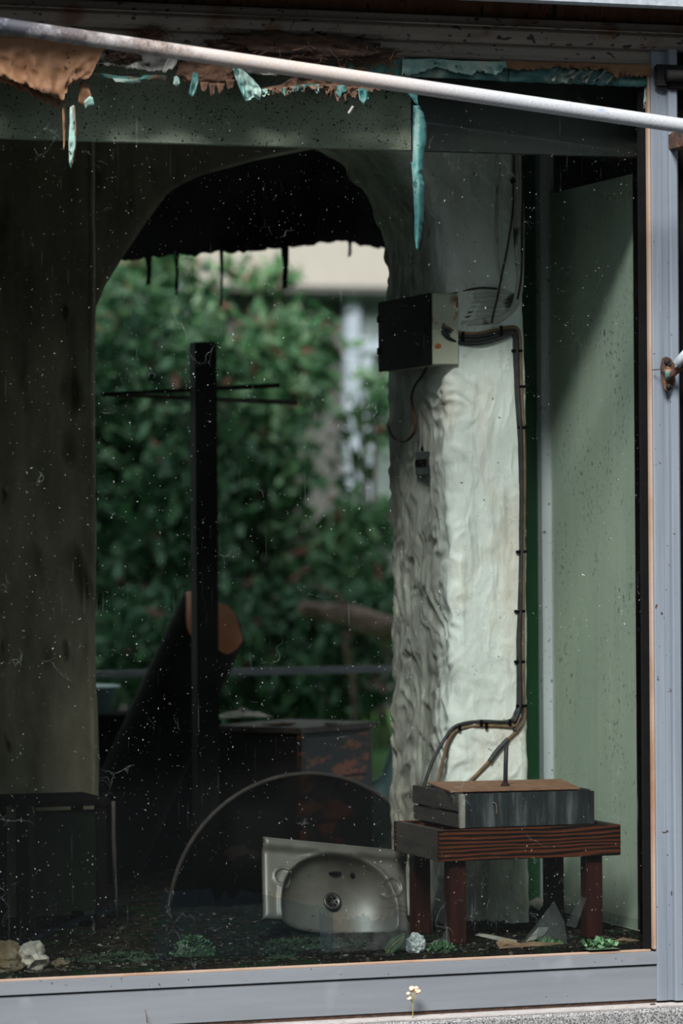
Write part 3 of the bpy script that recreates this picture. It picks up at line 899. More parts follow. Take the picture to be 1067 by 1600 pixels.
t = pthing('wide brown paper sheet sagging from the window head at far left', 'paper_sheet', 'paper', (60, 60), -0.02)
peel('sheet_body', [(-30, 56), (40, 57), (100, 60), (165, 74)], [(-30, 112), (20, 124), (60, 142), (98, 156), (112, 128), (141, 120)], -0.02, M['tan_film'], t, n=70, m_=16, jag=3, wav=0.014, seed=2, curl=0.02)
peel('torn_hem', [(-30, 108), (20, 121), (60, 139), (96, 153)], [(-30, 122), (20, 134), (60, 155), (88, 168), (110, 164)], -0.012, M['tan_film'], t, n=60, m_=5, jag=4.5, wav=0.01, seed=5)
t = pthing('rust brown board strip showing between sheet and nest', 'board_strip', 'board', (130, 70), 0.0)
peel('strip_face', [(60, 58), (110, 60), (165, 66)], [(60, 84), (120, 92), (166, 92)], -0.004, M['brown_stain'], t, n=40, m_=6, jag=2, seed=11)
t = pthing('thin brown curled ribbon dangling below the brown paper sheet', 'paper_ribbon', 'paper', (99, 155), -0.01)
peel('ribbon', [(99, 154), (97, 175), (98, 195), (99, 234)], [(102, 156), (101, 176), (102, 197), (100.5, 236)], -0.015, M['tan_film'], t, n=34, m_=4, jag=1.2, wav=0.006, seed=7)
t = pthing('twisted teal and brown ribbon with a pointed end below the brown sheet', 'paint_ribbon', 'peeling paint', (112, 166), -0.01)
peel('ribbon', [(109, 168), (109, 190), (107, 225), (108, 252), (110, 262)], [(115, 164), (118, 195), (118, 225), (114, 250), (111, 263)], -0.015, M['teal_pale'], t, n=40, m_=6, jag=1.6, wav=0.01, seed=9)
peel('ribbon_fold', [(115, 164), (117, 195), (116, 228), (112, 258)], [(117, 166), (119, 196), (119, 226), (114, 256)], -0.02, M['tan_film'], t, n=30, m_=3, jag=0.8, wav=0.006, seed=19)
t = pthing('short brown tab with teal tip beside the brown paper sheet', 'paint_tab', 'peeling paint', (132, 128), -0.01)
peel('tab', [(124, 130), (130, 127), (137, 130)], [(122, 158), (134, 168), (146, 160)], -0.015, M['tan_film'], t, n=14, m_=8, jag=2, seed=12)
peel('tab_tip', [(132, 158), (140, 150), (145, 152)], [(133, 168), (138, 168), (147, 162)], -0.018, M['teal_pale'], t, n=10, m_=4, jag=1.5, seed=13)
t = pthing('clump of reddish brown rotten fibre under the pipe left part', 'fibre_clump', 'debris', (190, 85), -0.01)
blob('clump', PY(192, 84, -0.012), (0.042, 0.02, 0.026), M['dirt'], t, sub=4, amp=0.3, fr=9, seed=14)
v, f = fibres(90, PY(192, 86, -0.012), np.array((0.04, 0.02, 0.022)), 0.025, 15)
link('loose_fibre', v, f, M['straw'], t)['kind'] = 'stuff'
t = pthing('grey white crumpled film hanging under the pipe', 'film_scrap', 'film', (240, 80), -0.008)
peel('film', [(140, 88), (205, 72), (245, 78), (282, 88)], [(144, 98), (205, 107), (250, 110), (264, 105), (272, 92)], -0.008, M['white_film'], t, n=44, m_=9, jag=2.5, wav=0.016, seed=16)
peel('film_tip', [(262, 92), (272, 88), (279, 88)], [(253, 111), (258, 112), (276, 104)], -0.016, M['white_film'], t, n=14, m_=6, jag=2, wav=0.01, seed=17)
t = pthing('narrow layered strip of brown and green paint left of the rotten board', 'paint_strip', 'peeling paint', (190, 118), 0.004)
peel('strip', [(142, 112), (190, 119), (235, 117), (262, 118)], [(144, 118), (190, 125), (240, 124), (262, 128)], 0.004, M['mixed_crust'], t, n=40, m_=4, jag=1.5, wav=0.008, seed=20)
peel('strip_edge', [(176, 122), (205, 124), (220, 124)], [(180, 128), (205, 130), (220, 129)], -0.002, M['teal_pale'], t, n=20, m_=3, jag=1, seed=21)
t = pthing('rotten brown board hanging in splinters under the pipe', 'rotten_board', 'board', (320, 110), 0.0)
blob('board_block', PY(322, 112, 0.0), (0.078, 0.016, 0.036), M['brown_crust'], t, sub=4, amp=0.22, fr=7, seed=22)
for i, (x0, x1, y0, y1) in enumerate([(312, 326, 128, 144), (326, 338, 130, 150), (338, 352, 130, 148), (352, 368, 124, 140)]):
    peel('splinter', [(x0, y0), (x1, y0)], [(x0 + 4, y1), (x1 - 4, y1 - 3)], -0.012, M['brown_crust'], t, n=8, m_=5, jag=1.6, wav=0.006, seed=30 + i)
t = pthing('curled deep teal flake on the left edge of the rotten board', 'paint_flake', 'peeling paint', (303, 130), -0.02)
peel('flake', [(302, 112), (308, 114), (311, 124)], [(295, 148), (301, 152), (308, 140)], -0.024, M['teal_film'], t, n=14, m_=8, jag=1.5, wav=0.012, seed=35)
t = pthing('small pale flake hanging left of the rotten board', 'paint_flake', 'peeling paint', (275, 125), -0.012)
peel('flake', [(272, 120), (276, 118), (280, 122)], [(271, 132), (277, 136), (281, 130)], -0.014, M['teal_pale'], t, n=10, m_=6, jag=1.5, wav=0.008, seed=36)
t = pthing('pale teal paint flap with torn tip hanging under the middle of the pipe', 'paint_flap', 'peeling paint', (375, 106), -0.03)
peel('flap', [(363, 100), (368, 100), (376, 106), (396, 124), (409, 140)], [(366, 118), (374, 140), (384, 160), (394, 153), (407, 158)], -0.03, M['teal_pale'], t, n=36, m_=14, jag=1.6, wav=0.016, seed=37)
peel('flap_fold', [(363, 99), (366, 112), (372, 132), (380, 152)], [(367, 100), (373, 114), (380, 134), (385, 154)], -0.036, M['teal_film'], t, n=26, m_=4, jag=0.8, wav=0.006, seed=38)
t = pthing('pale film sagging just below the pipe over the dark slot', 'film_scrap', 'film', (420, 110), 0.0)
peel('film', [(376, 100), (420, 106), (452, 112)], [(380, 114), (415, 117), (430, 118), (450, 114)], -0.006, M['white_film'], t, n=30, m_=5, jag=1.2, wav=0.008, seed=40)
t = pthing('ragged brown and teal paint crust fringe under the pipe right of the flap', 'paint_crust', 'peeling paint', (480, 130), 0.0)
peel('crust_face', [(408, 138), (440, 132), (470, 112), (520, 124), (580, 130), (605, 132)], [(410, 150), (440, 146), (478, 141), (508, 142), (530, 150), (548, 148), (600, 138)], -0.006, M['brown_crust'], t, n=80, m_=8, jag=4.2, wav=0.018, seed=41)
tr_ = np.random.default_rng(77)
xk = 408.0
k_i = 0
while xk < 560:
    w_ = tr_.uniform(5, 15)
    y0 = np.interp(xk, [408, 440, 470, 520, 560], [146, 143, 139, 139, 146]) - 6
    ln_ = tr_.uniform(7, 15) * (1.0 if xk < 505 else 1.9)
    sk = tr_.uniform(-3, 5)
    peel('paint_tatter', [(xk, y0), (xk + w_ * 0.5, y0 - 2), (xk + w_ + 2, y0)], [(xk + sk, y0 + ln_ * 0.6), (xk + w_ * 0.45 + sk, y0 + ln_), (xk + w_ + sk * 0.5, y0 + ln_ * 0.45)], -0.016 - 0.006 * (k_i % 2), M[('mixed_crust', 'mixed_crust', 'teal_film', 'brown_crust', 'teal_pale')[int(tr_.integers(0, 5))]], t, n=14, m_=7, jag=2.6, wav=0.018, seed=50 + k_i, curl=0.004)
    xk += w_ * 0.8
    k_i += 1
t = pthing('tiny white splinter at the tip of the paint crust', 'splinter', 'debris', (548, 172), -0.02)
peel('splinter_face', [(543, 176), (550, 165)], [(546, 179), (554, 167)], -0.022, M['white_film'], t, n=5, m_=3, jag=0.3, wav=0.002, seed=64)
t = pthing('mottled green and brown board above the pipe right of the nest', 'mottled_board', 'board', (600, 100), 0.0)
peel('board_face', [(470, 84), (560, 86), (632, 88)], [(470, 118), (560, 118), (632, 122)], -0.001, M['mixed_crust'], t, n=50, m_=8, jag=1, wav=0.006, seed=65)
t = pthing('pale green torn paint sheet along the window head right of the nest', 'paint_sheet', 'peeling paint', (700, 105), 0.0)
peel('sheet', [(628, 92), (680, 92), (720, 95), (790, 96)], [(628, 118), (645, 117), (672, 108), (680, 104), (715, 114), (738, 117), (745, 110), (775, 116), (792, 104)], -0.008, M['teal_pale'], t, n=90, m_=8, jag=1.6, wav=0.012, seed=66)
peel('under_layer', [(640, 96), (720, 98), (800, 98)], [(642, 120), (720, 123), (800, 128)], 0.006, M['teal_dark'], t, n=60, m_=6, jag=0.6, wav=0.006, seed=67)
t = pthing('brown curled paint hem fraying over teal at the head right end', 'paint_hem', 'peeling paint', (900, 108), 0.0)
peel('hem', [(788, 94), (860, 97), (940, 99), (1020, 101)], [(790, 107), (838, 110), (870, 105), (925, 110), (946, 108), (962, 121), (985, 118), (1000, 120), (1018, 118)], -0.008, M['tan_film'], t, n=110, m_=6, jag=2.4, wav=0.010, seed=68)
peel('under_layer', [(796, 98), (900, 101), (1018, 104)], [(796, 128), (870, 130), (960, 134), (1018, 136)], 0.006, M['teal_dark'], t, n=80, m_=6, jag=1.2, wav=0.008, seed=69)
for i, (x0, w_, yb_) in enumerate([(862, 5, 127), (880, 9, 129), (893, 6, 126), (909, 10, 130), (931, 7, 128), (946, 12, 131)]):
    peel('curl', [(x0 + 13, 109), (x0 + 13 + w_ * 0.7, 108 + i % 3)], [(x0 - 4, yb_ - 3), (x0 - 2 + w_, yb_)], -0.002, M['teal_grey'], t, n=10, m_=8, jag=3, wav=0.02, seed=70 + i)
t = pthing('pale flaked paint patch on the corner of gasket and post', 'paint_patch', 'peeling paint', (1010, 150), 0.0)
peel('patch', [(1007, 136), (1012, 140), (1019, 142)], [(1005, 172), (1012, 173), (1018, 172)], 0.008, M['teal_pale'], t, n=14, m_=10, jag=2, wav=0.006, seed=80)
t = pthing('long teal paint strip curling down the upper middle of the pane', 'paint_strip', 'peeling paint', (655, 165), -0.02)
peel('strip_top', [(635, 143), (640, 150), (648, 160), (656, 168)], [(652, 146), (652, 156), (654, 164), (658, 170)], -0.016, M['teal_film'], t, n=16, m_=6, jag=0.8, wav=0.006, seed=81)
P = []
lft = pl([(646, 165), (645, 200), (645, 240), (644, 270), (646, 300), (648, 340), (648, 374), (650, 388)], 90)
rgt = pl([(654, 165), (664, 184), (667, 200), (665, 228), (662, 236), (661, 262), (658, 271), (663, 288), (662, 318), (660, 346), (657, 372), (653, 391)], 90)
for i in range(90):
    jx = 1.6 * vn(np.array([[i * 0.45, 0.2, 3.3]]), 4)[0]
    row = []
    for j in range(9):
        u = j / 8
        px_ = lft[i] * (1 - u) + (rgt[i] + [jx, 0]) * u
        row.append(PY(px_[0], px_[1], -0.012 - 0.016 * math.sin(math.pi * u) + 0.006 * math.sin(i * 0.09)))
    P.append(row)
v, f = grid_geo(np.array(P), 0.0012)
link('strip_body', v, f, M['teal_film'], t)
peel('strip_curl', [(643, 256), (643, 262), (645, 282)], [(647, 252), (648, 266), (647, 284)], -0.02, M['teal_film'], t, n=12, m_=4, jag=0.8, wav=0.004, seed=83)

# tiny dried flower on the ledge, and a twig
fb = PY(645, 1592, -0.05)
t = thing('dried_flower', 'tiny dried flower standing on the concrete ledge before the rail', 'flower', fb)
tube('stem', [fb, PY(645, 1572, -0.05), PY(646, 1552, -0.048)], 0.0014, M['stem'], t, seg=6)
for i, (x, y, r_) in enumerate([(638, 1553, 4), (643, 1545, 4), (650, 1546, 5), (640, 1560, 3.5), (653, 1549, 4)]):
    p = PY(x, y, -0.05 + 0.003 * (i % 3))
    tube('stem_branch', [PY(645, 1568, -0.05), p], 0.0008, M['stem'], t, seg=5, sm=1)
    blob('bloom', p, (r_ / 640,) * 3, M['petal'], t, sub=2, amp=0.5, fr=6, seed=90 + i)
fb = PY(230, 1598, -0.02)
tag(tube('twig', [fb, PY(229, 1588, -0.02), PY(227, 1577, -0.016)], [0.002, 0.0015, 0.0008], M['straw'], None, fb, seg=6), 'thin dry twig standing against the kick plate at lower left', 'twig')
for i, (x, y, lab) in enumerate([(833, 1574, 'brown flake of rust on the ledge under the right half of the rail'), (745, 1577, 'dark crumb on the ledge below the middle of the rail'), (1020, 1569, 'small dark chip on the ledge beside the post foot')]):
    p = PZ(x, y, zc + 0.003)
    tag(blob('rust_flake', p, (0.008, 0.004, 0.0025), M['rust'], None, p, sub=2, amp=0.4, seed=100 + i), lab, 'debris')

# ------------------------------------------------------------------ stool and planter box
SY = 0.205
s0, s1 = PY(687, 1320, SY), PY(970, 1318, SY)
ztop, zbot = PY(687, 1298, SY)[2], PY(687, 1347, SY)[2]
SB = PX(619, 1300, s0[0])[1] + 0.022
t = thing('wooden_stool', 'low grained brown wooden stool standing behind the glass at right', 'stool', ((s0[0] + s1[0]) / 2, (SY + SB) / 2, 0))
th = 0.022
bx('front_apron', (s0[0], SY, zbot), (s1[0], SY + th, ztop), M['wood'], t, 0.002)
bx('rear_apron', (s0[0], SB - th, zbot), (s1[0], SB, ztop), M['wood'], t, 0.002)
bx('side_apron', (s0[0], SY + th, zbot), (s0[0] + th, SB - th, ztop), M['dark_wood'], t, 0.002)
bx('side_apron', (s1[0] - th, SY + th, zbot), (s1[0], SB - th, ztop), M['dark_wood'], t, 0.002)
nsl = 6
wsl = (SB - SY - 2 * th) / nsl
for i in range(nsl):
    bx('slat', (s0[0] + th, SY + th + i * wsl + 0.002, ztop - 0.03), (s1[0] - th, SY + th + (i + 1) * wsl - 0.002, ztop - 0.012), M['leg_wood'], t, 0.0015)
lw = 0.047
for lx in (PY(703, 1400, SY + th)[0], PY(917, 1400, SY + th)[0]):
    for ly in (SY + th, SB - th - lw):
        bx('leg', (lx, ly, 0), (lx + lw, ly + lw, ztop - 0.03), M['leg_wood'], t, 0.003)

BY = 0.25
b0, b1 = PY(719, 1270, BY), PY(928, 1270, BY)
zb0 = ztop
zb1 = PY(820, 1238, BY)[2]
BB = PX(641, 1230, b0[0])[1] - 0.025
t = thing('planter_box', 'grey weathered board box standing on the brown wooden stool', 'box', ((b0[0] + b1[0]) / 2, (BY + BB) / 2, zb0))
tk = 0.014
bx('front_board', (b0[0] + tk, BY, zb0), (b1[0] - 0.012, BY + tk, zb1), M['grey_wood'], t, 0.0015)
bx('end_post', (b0[0], BY - 0.002, zb0), (b0[0] + tk, BY + tk, zb1), M['scrap_grey'], t, 0.0015)
zm = zb0 + (zb1 - zb0) * 0.45
for xx in (b0[0], b1[0] - tk):
    bx('side_board', (xx, BY + tk, zb0), (xx + tk, BB, zm - 0.003), M['dark_wood'], t, 0.0015)
    bx('side_board', (xx - 0.003, BY + tk + 0.003, zm + 0.003), (xx + tk - 0.003, BB, zb1 + 0.002), M['dark_wood'], t, 0.0015)
bx('rear_board', (b0[0] + tk, BB - tk, zb0), (b1[0] - tk, BB, zb1), M['dark_wood'], t, 0.0015)
bx('corner_batten', (b1[0] - 0.013, BY - 0.003, zb0), (b1[0], BY + tk, zb1 - 0.002), M['grey_wood'], t, 0.001)
tube('straw_bit', [PY(770, 1254, BY - 0.003), PY(775, 1257, BY - 0.004), PY(776, 1272, BY - 0.003)], 0.0012, M['bead'], t, seg=5)
# brown plate lying on the box, with the threaded rod and its nut
c1, c2, c3, c4 = PZ(703, 1238, zb1 + 0.004), PZ(906, 1233, zb1 + 0.004), PZ(876, 1219, zb1 + 0.004), PZ(658, 1221, zb1 + 0.004)
c4 = c1 + (c4 - c1) * ((0.645 - c1[1]) / (c4[1] - c1[1]))
t = thing('rusty_plate', 'flat brown rusted plate with an upright rod lying on the grey board box', 'plate', (c1 + c3) / 2)
top = [c1, c2, c3, c4]
vs = [p + np.array([0, 0, 0.0]) for p in top] + [p + np.array([0, 0, 0.004]) for p in top]
link('plate_sheet', vs, [(3, 2, 1, 0), (4, 5, 6, 7), (0, 1, 5, 4), (1, 2, 6, 5), (2, 3, 7, 6), (3, 0, 4, 7)], M['plate'], t, smooth=False)
rb = PZ(789, 1228, zb1 + 0.008)
rt = PY(791, 1163, rb[1])
tube('threaded_rod', [rb - [0, 0, 0.03], (rb + rt) / 2, rt], 0.0062, M['cable'], t, seg=14, sm=1)
lathe('nut', [(0.013, 0), (0.013, 0.004), (0.009, 0.006), (0.009, 0.011)], rb, (0, 0, 1), M['rust'], t, 6)

# ------------------------------------------------------------------ on the plaster
# fuse box on the reveal
bxl = XR - 0.066
y0 = PX(672, 515, bxl)[1]
y1 = PX(592, 515, bxl)[1]
zt_, zb_ = PX(672, 458, bxl)[2], PX(672, 570, bxl)[2]
t = thing('fuse_box', 'black steel electric box with cream rusty edge on the plaster pillar', 'electric box', (XR, (y0 + y1) / 2, zb_))
bx('box_body', (bxl + 0.006, y0, zb_), (XR + 0.02, y1, zt_), M['box_cream'], t, 0.003)
bx('box_door', (bxl - 0.002, y0 - 0.001, zb_ - 0.001), (bxl + 0.006, y1 + 0.002, zt_ + 0.001), M['box_dark'], t, 0.002)
bx('hinge', (bxl - 0.006, y1 - 0.02, zb_ + 0.05), (bxl, y1 + 0.004, zb_ + 0.07), M['box_dark'], t, 0.002)
bx('hinge', (bxl - 0.006, y1 - 0.02, zt_ - 0.06), (bxl, y1 + 0.004, zt_ - 0.04), M['box_dark'], t, 0.002)
lathe('lock', [(0.009, 0), (0.009, 0.006), (0.006, 0.008)], (bxl - 0.002, y0 + 0.04, (zt_ + zb_) / 2), (-1, 0, 0), M['box_dark'], t, 14)
# hooked wire below it
hx = XR - 0.03
hp_ = [PX(668, 570, hx), PX(660, 586, hx), PX(647, 605, hx - 0.004), PX(643, 625, hx - 0.006), PX(648, 650, hx - 0.008), PX(648, 672, hx - 0.008), PX(638, 686, hx - 0.012), PX(625, 689, hx - 0.016), PX(613, 682, hx - 0.02), PX(607, 667, hx - 0.022)]
tag(tube('hooked_wire', hp_, [0.004, 0.004, 0.0045, 0.0045, 0.003], M['hookwire'], None, hp_[0], seg=8), 'black rusty wire hanging in a hook below the electric box', 'wire')
# old switch
sw_ = PX(664, 722, XR - 0.004)
t = thing('wall_switch', 'broken brown switch plate sunk in the plaster below the electric box', 'switch', sw_)
bx('switch_plate', sw_ + np.array([-0.012, -0.055, -0.038]), sw_ + np.array([0.012, 0.05, 0.03]), M['cable'], t, 0.003)
for i in range(3):
    bx('switch_key', sw_ + np.array([-0.017, -0.042 + i * 0.03, -0.014]), sw_ + np.array([-0.011, -0.02 + i * 0.03, 0.008]), M['dark'], t, 0.002)
bx('switch_base', sw_ + np.array([-0.006, -0.02, 0.03]), sw_ + np.array([0.012, 0.045, 0.07]), M['dark'], t, 0.004)

YW = YC - 0.006
# bundle of black cables: from the box, right, down the edge, then to lower left
def cab(name, pix, y, r_, mat, parent, sm=8):
    return tube(name, [PY(p[0], p[1], y - (p[2] if len(p) > 2 else 0)) for p in pix], r_, mat, parent, seg=8, sm=sm)


o = PY(800, 515, YW)
t = thing('cable_bundle', 'bundle of black cables running from the electric box down the pillar edge', 'cable', o)
for i, (dx, dy, r_) in enumerate([(0, 0, 0.0062), (5, -6, 0.0055), (9, -11, 0.005), (3, 5, 0.0055)]):
    low = [(806 + dx * 0.9, 600), (813 + dx * 0.7, 720), (813 + dx * 0.5, 900), (809 + dx * 0.9, 1000), (810 + dx * 0.9, 1090)]
    end = [(807 + dx, 1112), (800 + dx, 1128)] if i in (0, 3) else [(813 + dx * 0.8, 1112), (812 + dx * 0.6, 1128), (798 + dx, 1142)]
    cab('cable', [(690 + dx * 0.2, 507 + dy * 0.3, 0.0), (694 + dx * 0.2, 519 + dy * 0.8, 0.010), (715, 530 + dy), (745, 532 + dy), (775, 526 + dy), (796 + dx, 518 + dy * 0.6), (803 + dx, 526), (804 + dx, 545)] + low + end, YW - 0.002 * i, r_, M['cable'] if i != 2 else M['cable_brown'], t)
for i, (x, y) in enumerate([(723, 528), (783, 519), (808, 548), (815, 604), (817, 668), (815, 862), (812, 955), (812, 1034), (815, 1103)]):
    p = PY(x, y, YW - 0.006)
    hz_ = y < 530
    bx('cable_clip', p - np.array([0.004 if hz_ else 0.016, 0.004, 0.018 if hz_ else 0.004]), p + np.array([0.004 if hz_ else 0.016, 0.006, 0.018 if hz_ else 0.004]), M['gasket'], t, 0.001)
t = thing('branch_cables', 'pair of cables bending from the pillar edge down to the lower left', 'cable', PY(740, 1130, YW))
cab('cable', [(806, 1112), (800, 1124), (785, 1128), (752, 1127), (722, 1131), (706, 1139), (693, 1158), (678, 1185), (665, 1220), (655, 1262)], YW - 0.002, 0.005, M['cable'], t)
cab('cable', [(812, 1120), (804, 1134), (780, 1135), (752, 1134), (722, 1138), (704, 1150), (696, 1172), (688, 1205), (680, 1240), (674, 1275)], YW, 0.005, M['cable_brown'], t)
for x, y in [(718, 1138), (752, 1130), (760, 1134), (797, 1129)]:
    p = PY(x, y, YW - 0.006)
    bx('cable_clip', p - np.array([0.004, 0.003, 0.009]), p + np.array([0.004, 0.005, 0.009]), M['gasket'], t, 0.001)
t = thing('diagonal_cable', 'single cable slanting down left from the pillar edge behind the box', 'cable', PY(775, 1180, YW))
cab('cable', [(818, 1118), (817, 1128), (806, 1144), (786, 1163), (770, 1183), (750, 1205), (734, 1222), (718, 1245)], YW - 0.001, 0.0052, M['cable_brown'], t)
cab('cable_sleeve', [(794, 1155), (778, 1172), (765, 1190)], YW - 0.003, 0.0075, M['cable'], t)
# thin dark wire from the top
t = thing('loose_wire', 'thin dark wire hanging from the arch top down to the painted cables', 'wire', PY(800, 250, YW))
cab('wire', [(806, 150), (803, 230), (802, 290), (801, 330), (794, 380), (786, 420), (778, 460), (771, 490), (768, 505)], YW - 0.008, 0.003, M['hookwire'], t)
blob('wire_knot', PY(801, 283, YW - 0.01), (0.007, 0.006, 0.008), M['gasket'], t, sub=2, amp=0.4, seed=120)
# overpainted cables: looping right from the box top, and rising up the pillar edge
t = thing('painted_cables', 'grey overpainted cables fanning out to the right of the electric box', 'cable', PY(740, 480, YW))
for i in range(7):
    dy = i * 7.0
    cab('cable', [(688, 472 + dy * 0.75), (700, 462 + dy), (720, 455 + dy), (750, 452 + dy * 0.98), (775, 454 + dy * 0.95), (792, 456 + dy * 0.85), (802, 462 + dy * 0.55)], YW + 0.004, 0.0052, M['cable_paint'], t)
cab('edge_cable', [(690, 473), (703, 462), (722, 455), (750, 450), (776, 451)], YW - 0.001, 0.0032, M['cable'], t)
t = thing('painted_conduit', 'grey overpainted conduit rising along the right edge of the plaster pillar', 'cable', PY(812, 350, YW))
for i in range(3):
    dx = i * 8
    cab('conduit', [(800 + dx * 0.6, 180), (803 + dx * 0.7, 300), (806 + dx * 0.6, 380), (809 + dx * 0.4, 430), (806 + dx * 0.4, 460), (798 + dx * 0.4, 482), (780, 496 + dx * 0.3), (750, 500 + dx * 0.3), (720, 504 + dx * 0.3)], YW + 0.002, 0.0058, M['cable_paint'], t)
cab('conduit_left', [(775, 180), (776, 300), (775, 370), (778, 420), (783, 440)], YW + 0.003, 0.005, M['cable_paint'], t)
cab('dark_conduit', [(815, 170), (816, 300), (815, 400), (813, 440), (808, 468)], YW - 0.001, 0.0042, M['hookwire'], t)

# ------------------------------------------------------------------ washbasin leaning below the arch
o = PZ(640, 1458, 0.0)
uu = np.array([-1.0, 0.02, 0.125])
uu /= np.linalg.norm(uu)
vv_ = np.array([0.13, 0.42, 0.9])
vv_ -= uu * (vv_ @ uu)
vv_ /= np.linalg.norm(vv_)
nv_ = np.cross(uu, vv_)
if nv_[1] > 0:
    nv_ = -nv_
o = o + np.array([0.0, 0.0, 0.006])
BW, BH = 0.425, 0.235
t = thing('washbasin', 'dirty white ceramic washbasin tilted on its edge below the arch', 'washbasin', o)
nu, nvv = 130, 90
U, V_ = np.meshgrid(np.linspace(0, BW, nu), np.linspace(0, BH, nvv), indexing='ij')
cu, cv_ = 0.205, 0.045


def bowl_h(u_, v_):
    e_ = (np.abs((u_ - cu) / 0.168) ** 2.5 + np.abs((v_ - cv_) / 0.155) ** 2.3)
    return e_, -0.080 * np.clip(1 - e_, 0, 1) ** 0.7


e, hgt = bowl_h(U, V_)
hgt = hgt + 0.006 * np.exp(-((e - 1.05) / 0.12) ** 2)
ledgeb = 1 / (1 + np.exp(-(V_ - 0.203) / 0.004))
hgt += 0.018 * ledgeb
for su in (0.045, 0.365):
    rr = np.sqrt((U - su) ** 2 + (V_ - 0.125) ** 2)
    hgt += 0.004 * np.exp(-((rr - 0.026) / 0.004) ** 2) - 0.004 * (rr < 0.024)
for su in (0.36,):
    for kk in range(3):
        hgt += 0.003 * np.exp(-((V_ - (0.045 + 0.014 * kk)) / 0.003) ** 2) * (np.abs(U - 0.028 - 0.0) < 0.022)
edge = np.minimum(np.minimum(U, BW - U), np.minimum(V_, BH - V_))
hgt -= 0.012 * np.exp(-(edge / 0.005))
Ps = o + U[..., None] * uu + V_[..., None] * vv_ + hgt[..., None] * nv_
gs_ = -1.0 if np.cross(uu, vv_) @ nv_ > 0 else 1.0
v, f = grid_geo(Ps, 0.012 * gs_)
bs = link('basin_shell', v, f, M['ceramic'], t)
dp = o + uu * 0.2 + vv_ * 0.094 + nv_ * (float(bowl_h(0.2, 0.094)[1]) + 0.001)
lathe('drain', [(0.020, 0), (0.026, 0.003), (0.026, 0.006), (0.019, 0.007), (0.016, 0.003), (0.003, 0.002)], dp, nv_, M['drain'], t, 24)
for i in range(6):
    a_ = i * math.pi / 3
    p = dp + nv_ * 0.005 + 0.011 * (math.cos(a_) * uu + math.sin(a_) * vv_)
    lathe('drain_hole', [(0.0035, 0), (0.0035, 0.0015)], p, nv_, M['gasket'], t, 8)
p = o + uu * 0.2 + vv_ * 0.168 + nv_ * (float(bowl_h(0.2, 0.168)[1]))
blob('overflow_slot', p, (0.02, 0.012, 0.005), M['gasket'], t, sub=2, amp=0.0)
p = o + uu * 0.15 + vv_ * 0.166 + nv_ * (float(bowl_h(0.15, 0.166)[1]))
blob('tap_hole', p, (0.007, 0.01, 0.007), M['gasket'], t, sub=2, amp=0.0)

# ------------------------------------------------------------------ dark room behind the arch
# half-round smoked panel with its rim
YH = 1.45
hc = PY(478, 1432, YH)
hr = 0.43
t = thing('half_round_panel', 'half round smoked glass panel standing behind the washbasin', 'glass panel', (hc[0], YH, 0))
an = np.linspace(0, math.pi, 40)
arc = [np.array([hc[0] + hr * math.cos(x), YH, max(0.004, hc[2] + hr * math.sin(x))]) for x in an]
ring = arc
vs = [p for p in ring] + [p + np.array([0, 0.006, 0]) for p in ring]
n = len(ring)
link('smoked_pane', vs, [tuple(range(n)), tuple(range(n, 2 * n))[::-1]] + [(i, (i + 1) % n, n + (i + 1) % n, n + i) for i in range(n)], M['smoked'], t, smooth=False)
v, f = tube_geo(np.array(arc), 0.006, 8)
link('metal_rim', v, f, M['dark_wood'], t)

# burnt cabinet
k0 = PY(470, 1137, 1.98)
kz = k0[2]
kr = PY(585, 1130, k0[1] + 0.26)
rd = np.array([kr[0] - k0[0], kr[1] - k0[1], 0.0])
Lr = np.linalg.norm(rd)
rd /= Lr
ld = np.array([-rd[1], rd[0], 0.0])
if ld[0] > 0:
    ld = -ld
Ll = 0.34
t = thing('burnt_cabinet', 'dark burnt wooden cabinet with orange bare patches behind the basin', 'cabinet', (k0[0], k0[1], 0))


def obox(name, o_, a_, la, b_, lb, z0, z1, mat, parent, bev=0.002, label=None):
    bm = bmesh.new()
    bmesh.ops.create_cube(bm, size=1)
    if bev:
        for v_ in bm.verts:
            v_.co = Vector((v_.co[0] * la, v_.co[1] * lb, v_.co[2] * (z1 - z0)))
        bmesh.ops.bevel(bm, geom=bm.edges[:], offset=bev, segments=1, affect='EDGES')
    ce_ = np.array(o_) + a_ * la / 2 + b_ * lb / 2
    for v_ in bm.verts:
        w_ = ce_ + a_ * v_.co[0] + b_ * v_.co[1]
        v_.co = Vector((w_[0], w_[1], (z0 + z1) / 2 + v_.co[2]))
    return bmlink(name, bm, mat, parent, None, False, label)


k00 = np.array([k0[0], k0[1], 0])
obox('cabinet_body', k00 + rd * 0.006 + ld * 0.006, rd, Lr - 0.012, ld, Ll - 0.012, 0.03, kz - 0.022, M['cab_dark'], t)
obox('cabinet_top', k00 - rd * 0.006 - ld * 0.006, rd, Lr + 0.012, ld, Ll + 0.012, kz - 0.02, kz, M['cab_top'], t)
dzs = np.linspace(0.05, kz - 0.028, 4)
nd = np.cross(rd, [0, 0, 1.0])
if nd[1] > 0:
    nd = -nd
for i in range(3):
    obox('drawer_front', k00 + rd * 0.012 + nd * 0.004, rd, Lr - 0.05, -nd, 0.008, dzs[i] + 0.004, dzs[i + 1] - 0.004, M['veneer'], t)
obox('plinth', k00 + rd * 0.02 + ld * 0.02, rd, Lr - 0.04, ld, Ll - 0.04, 0, 0.03, M['dark'], t)
obox('corner_stile', k00 - rd * 0.002 + nd * 0.003, rd, 0.016, ld, 0.016, 0.03, kz - 0.02, M['veneer'], t)
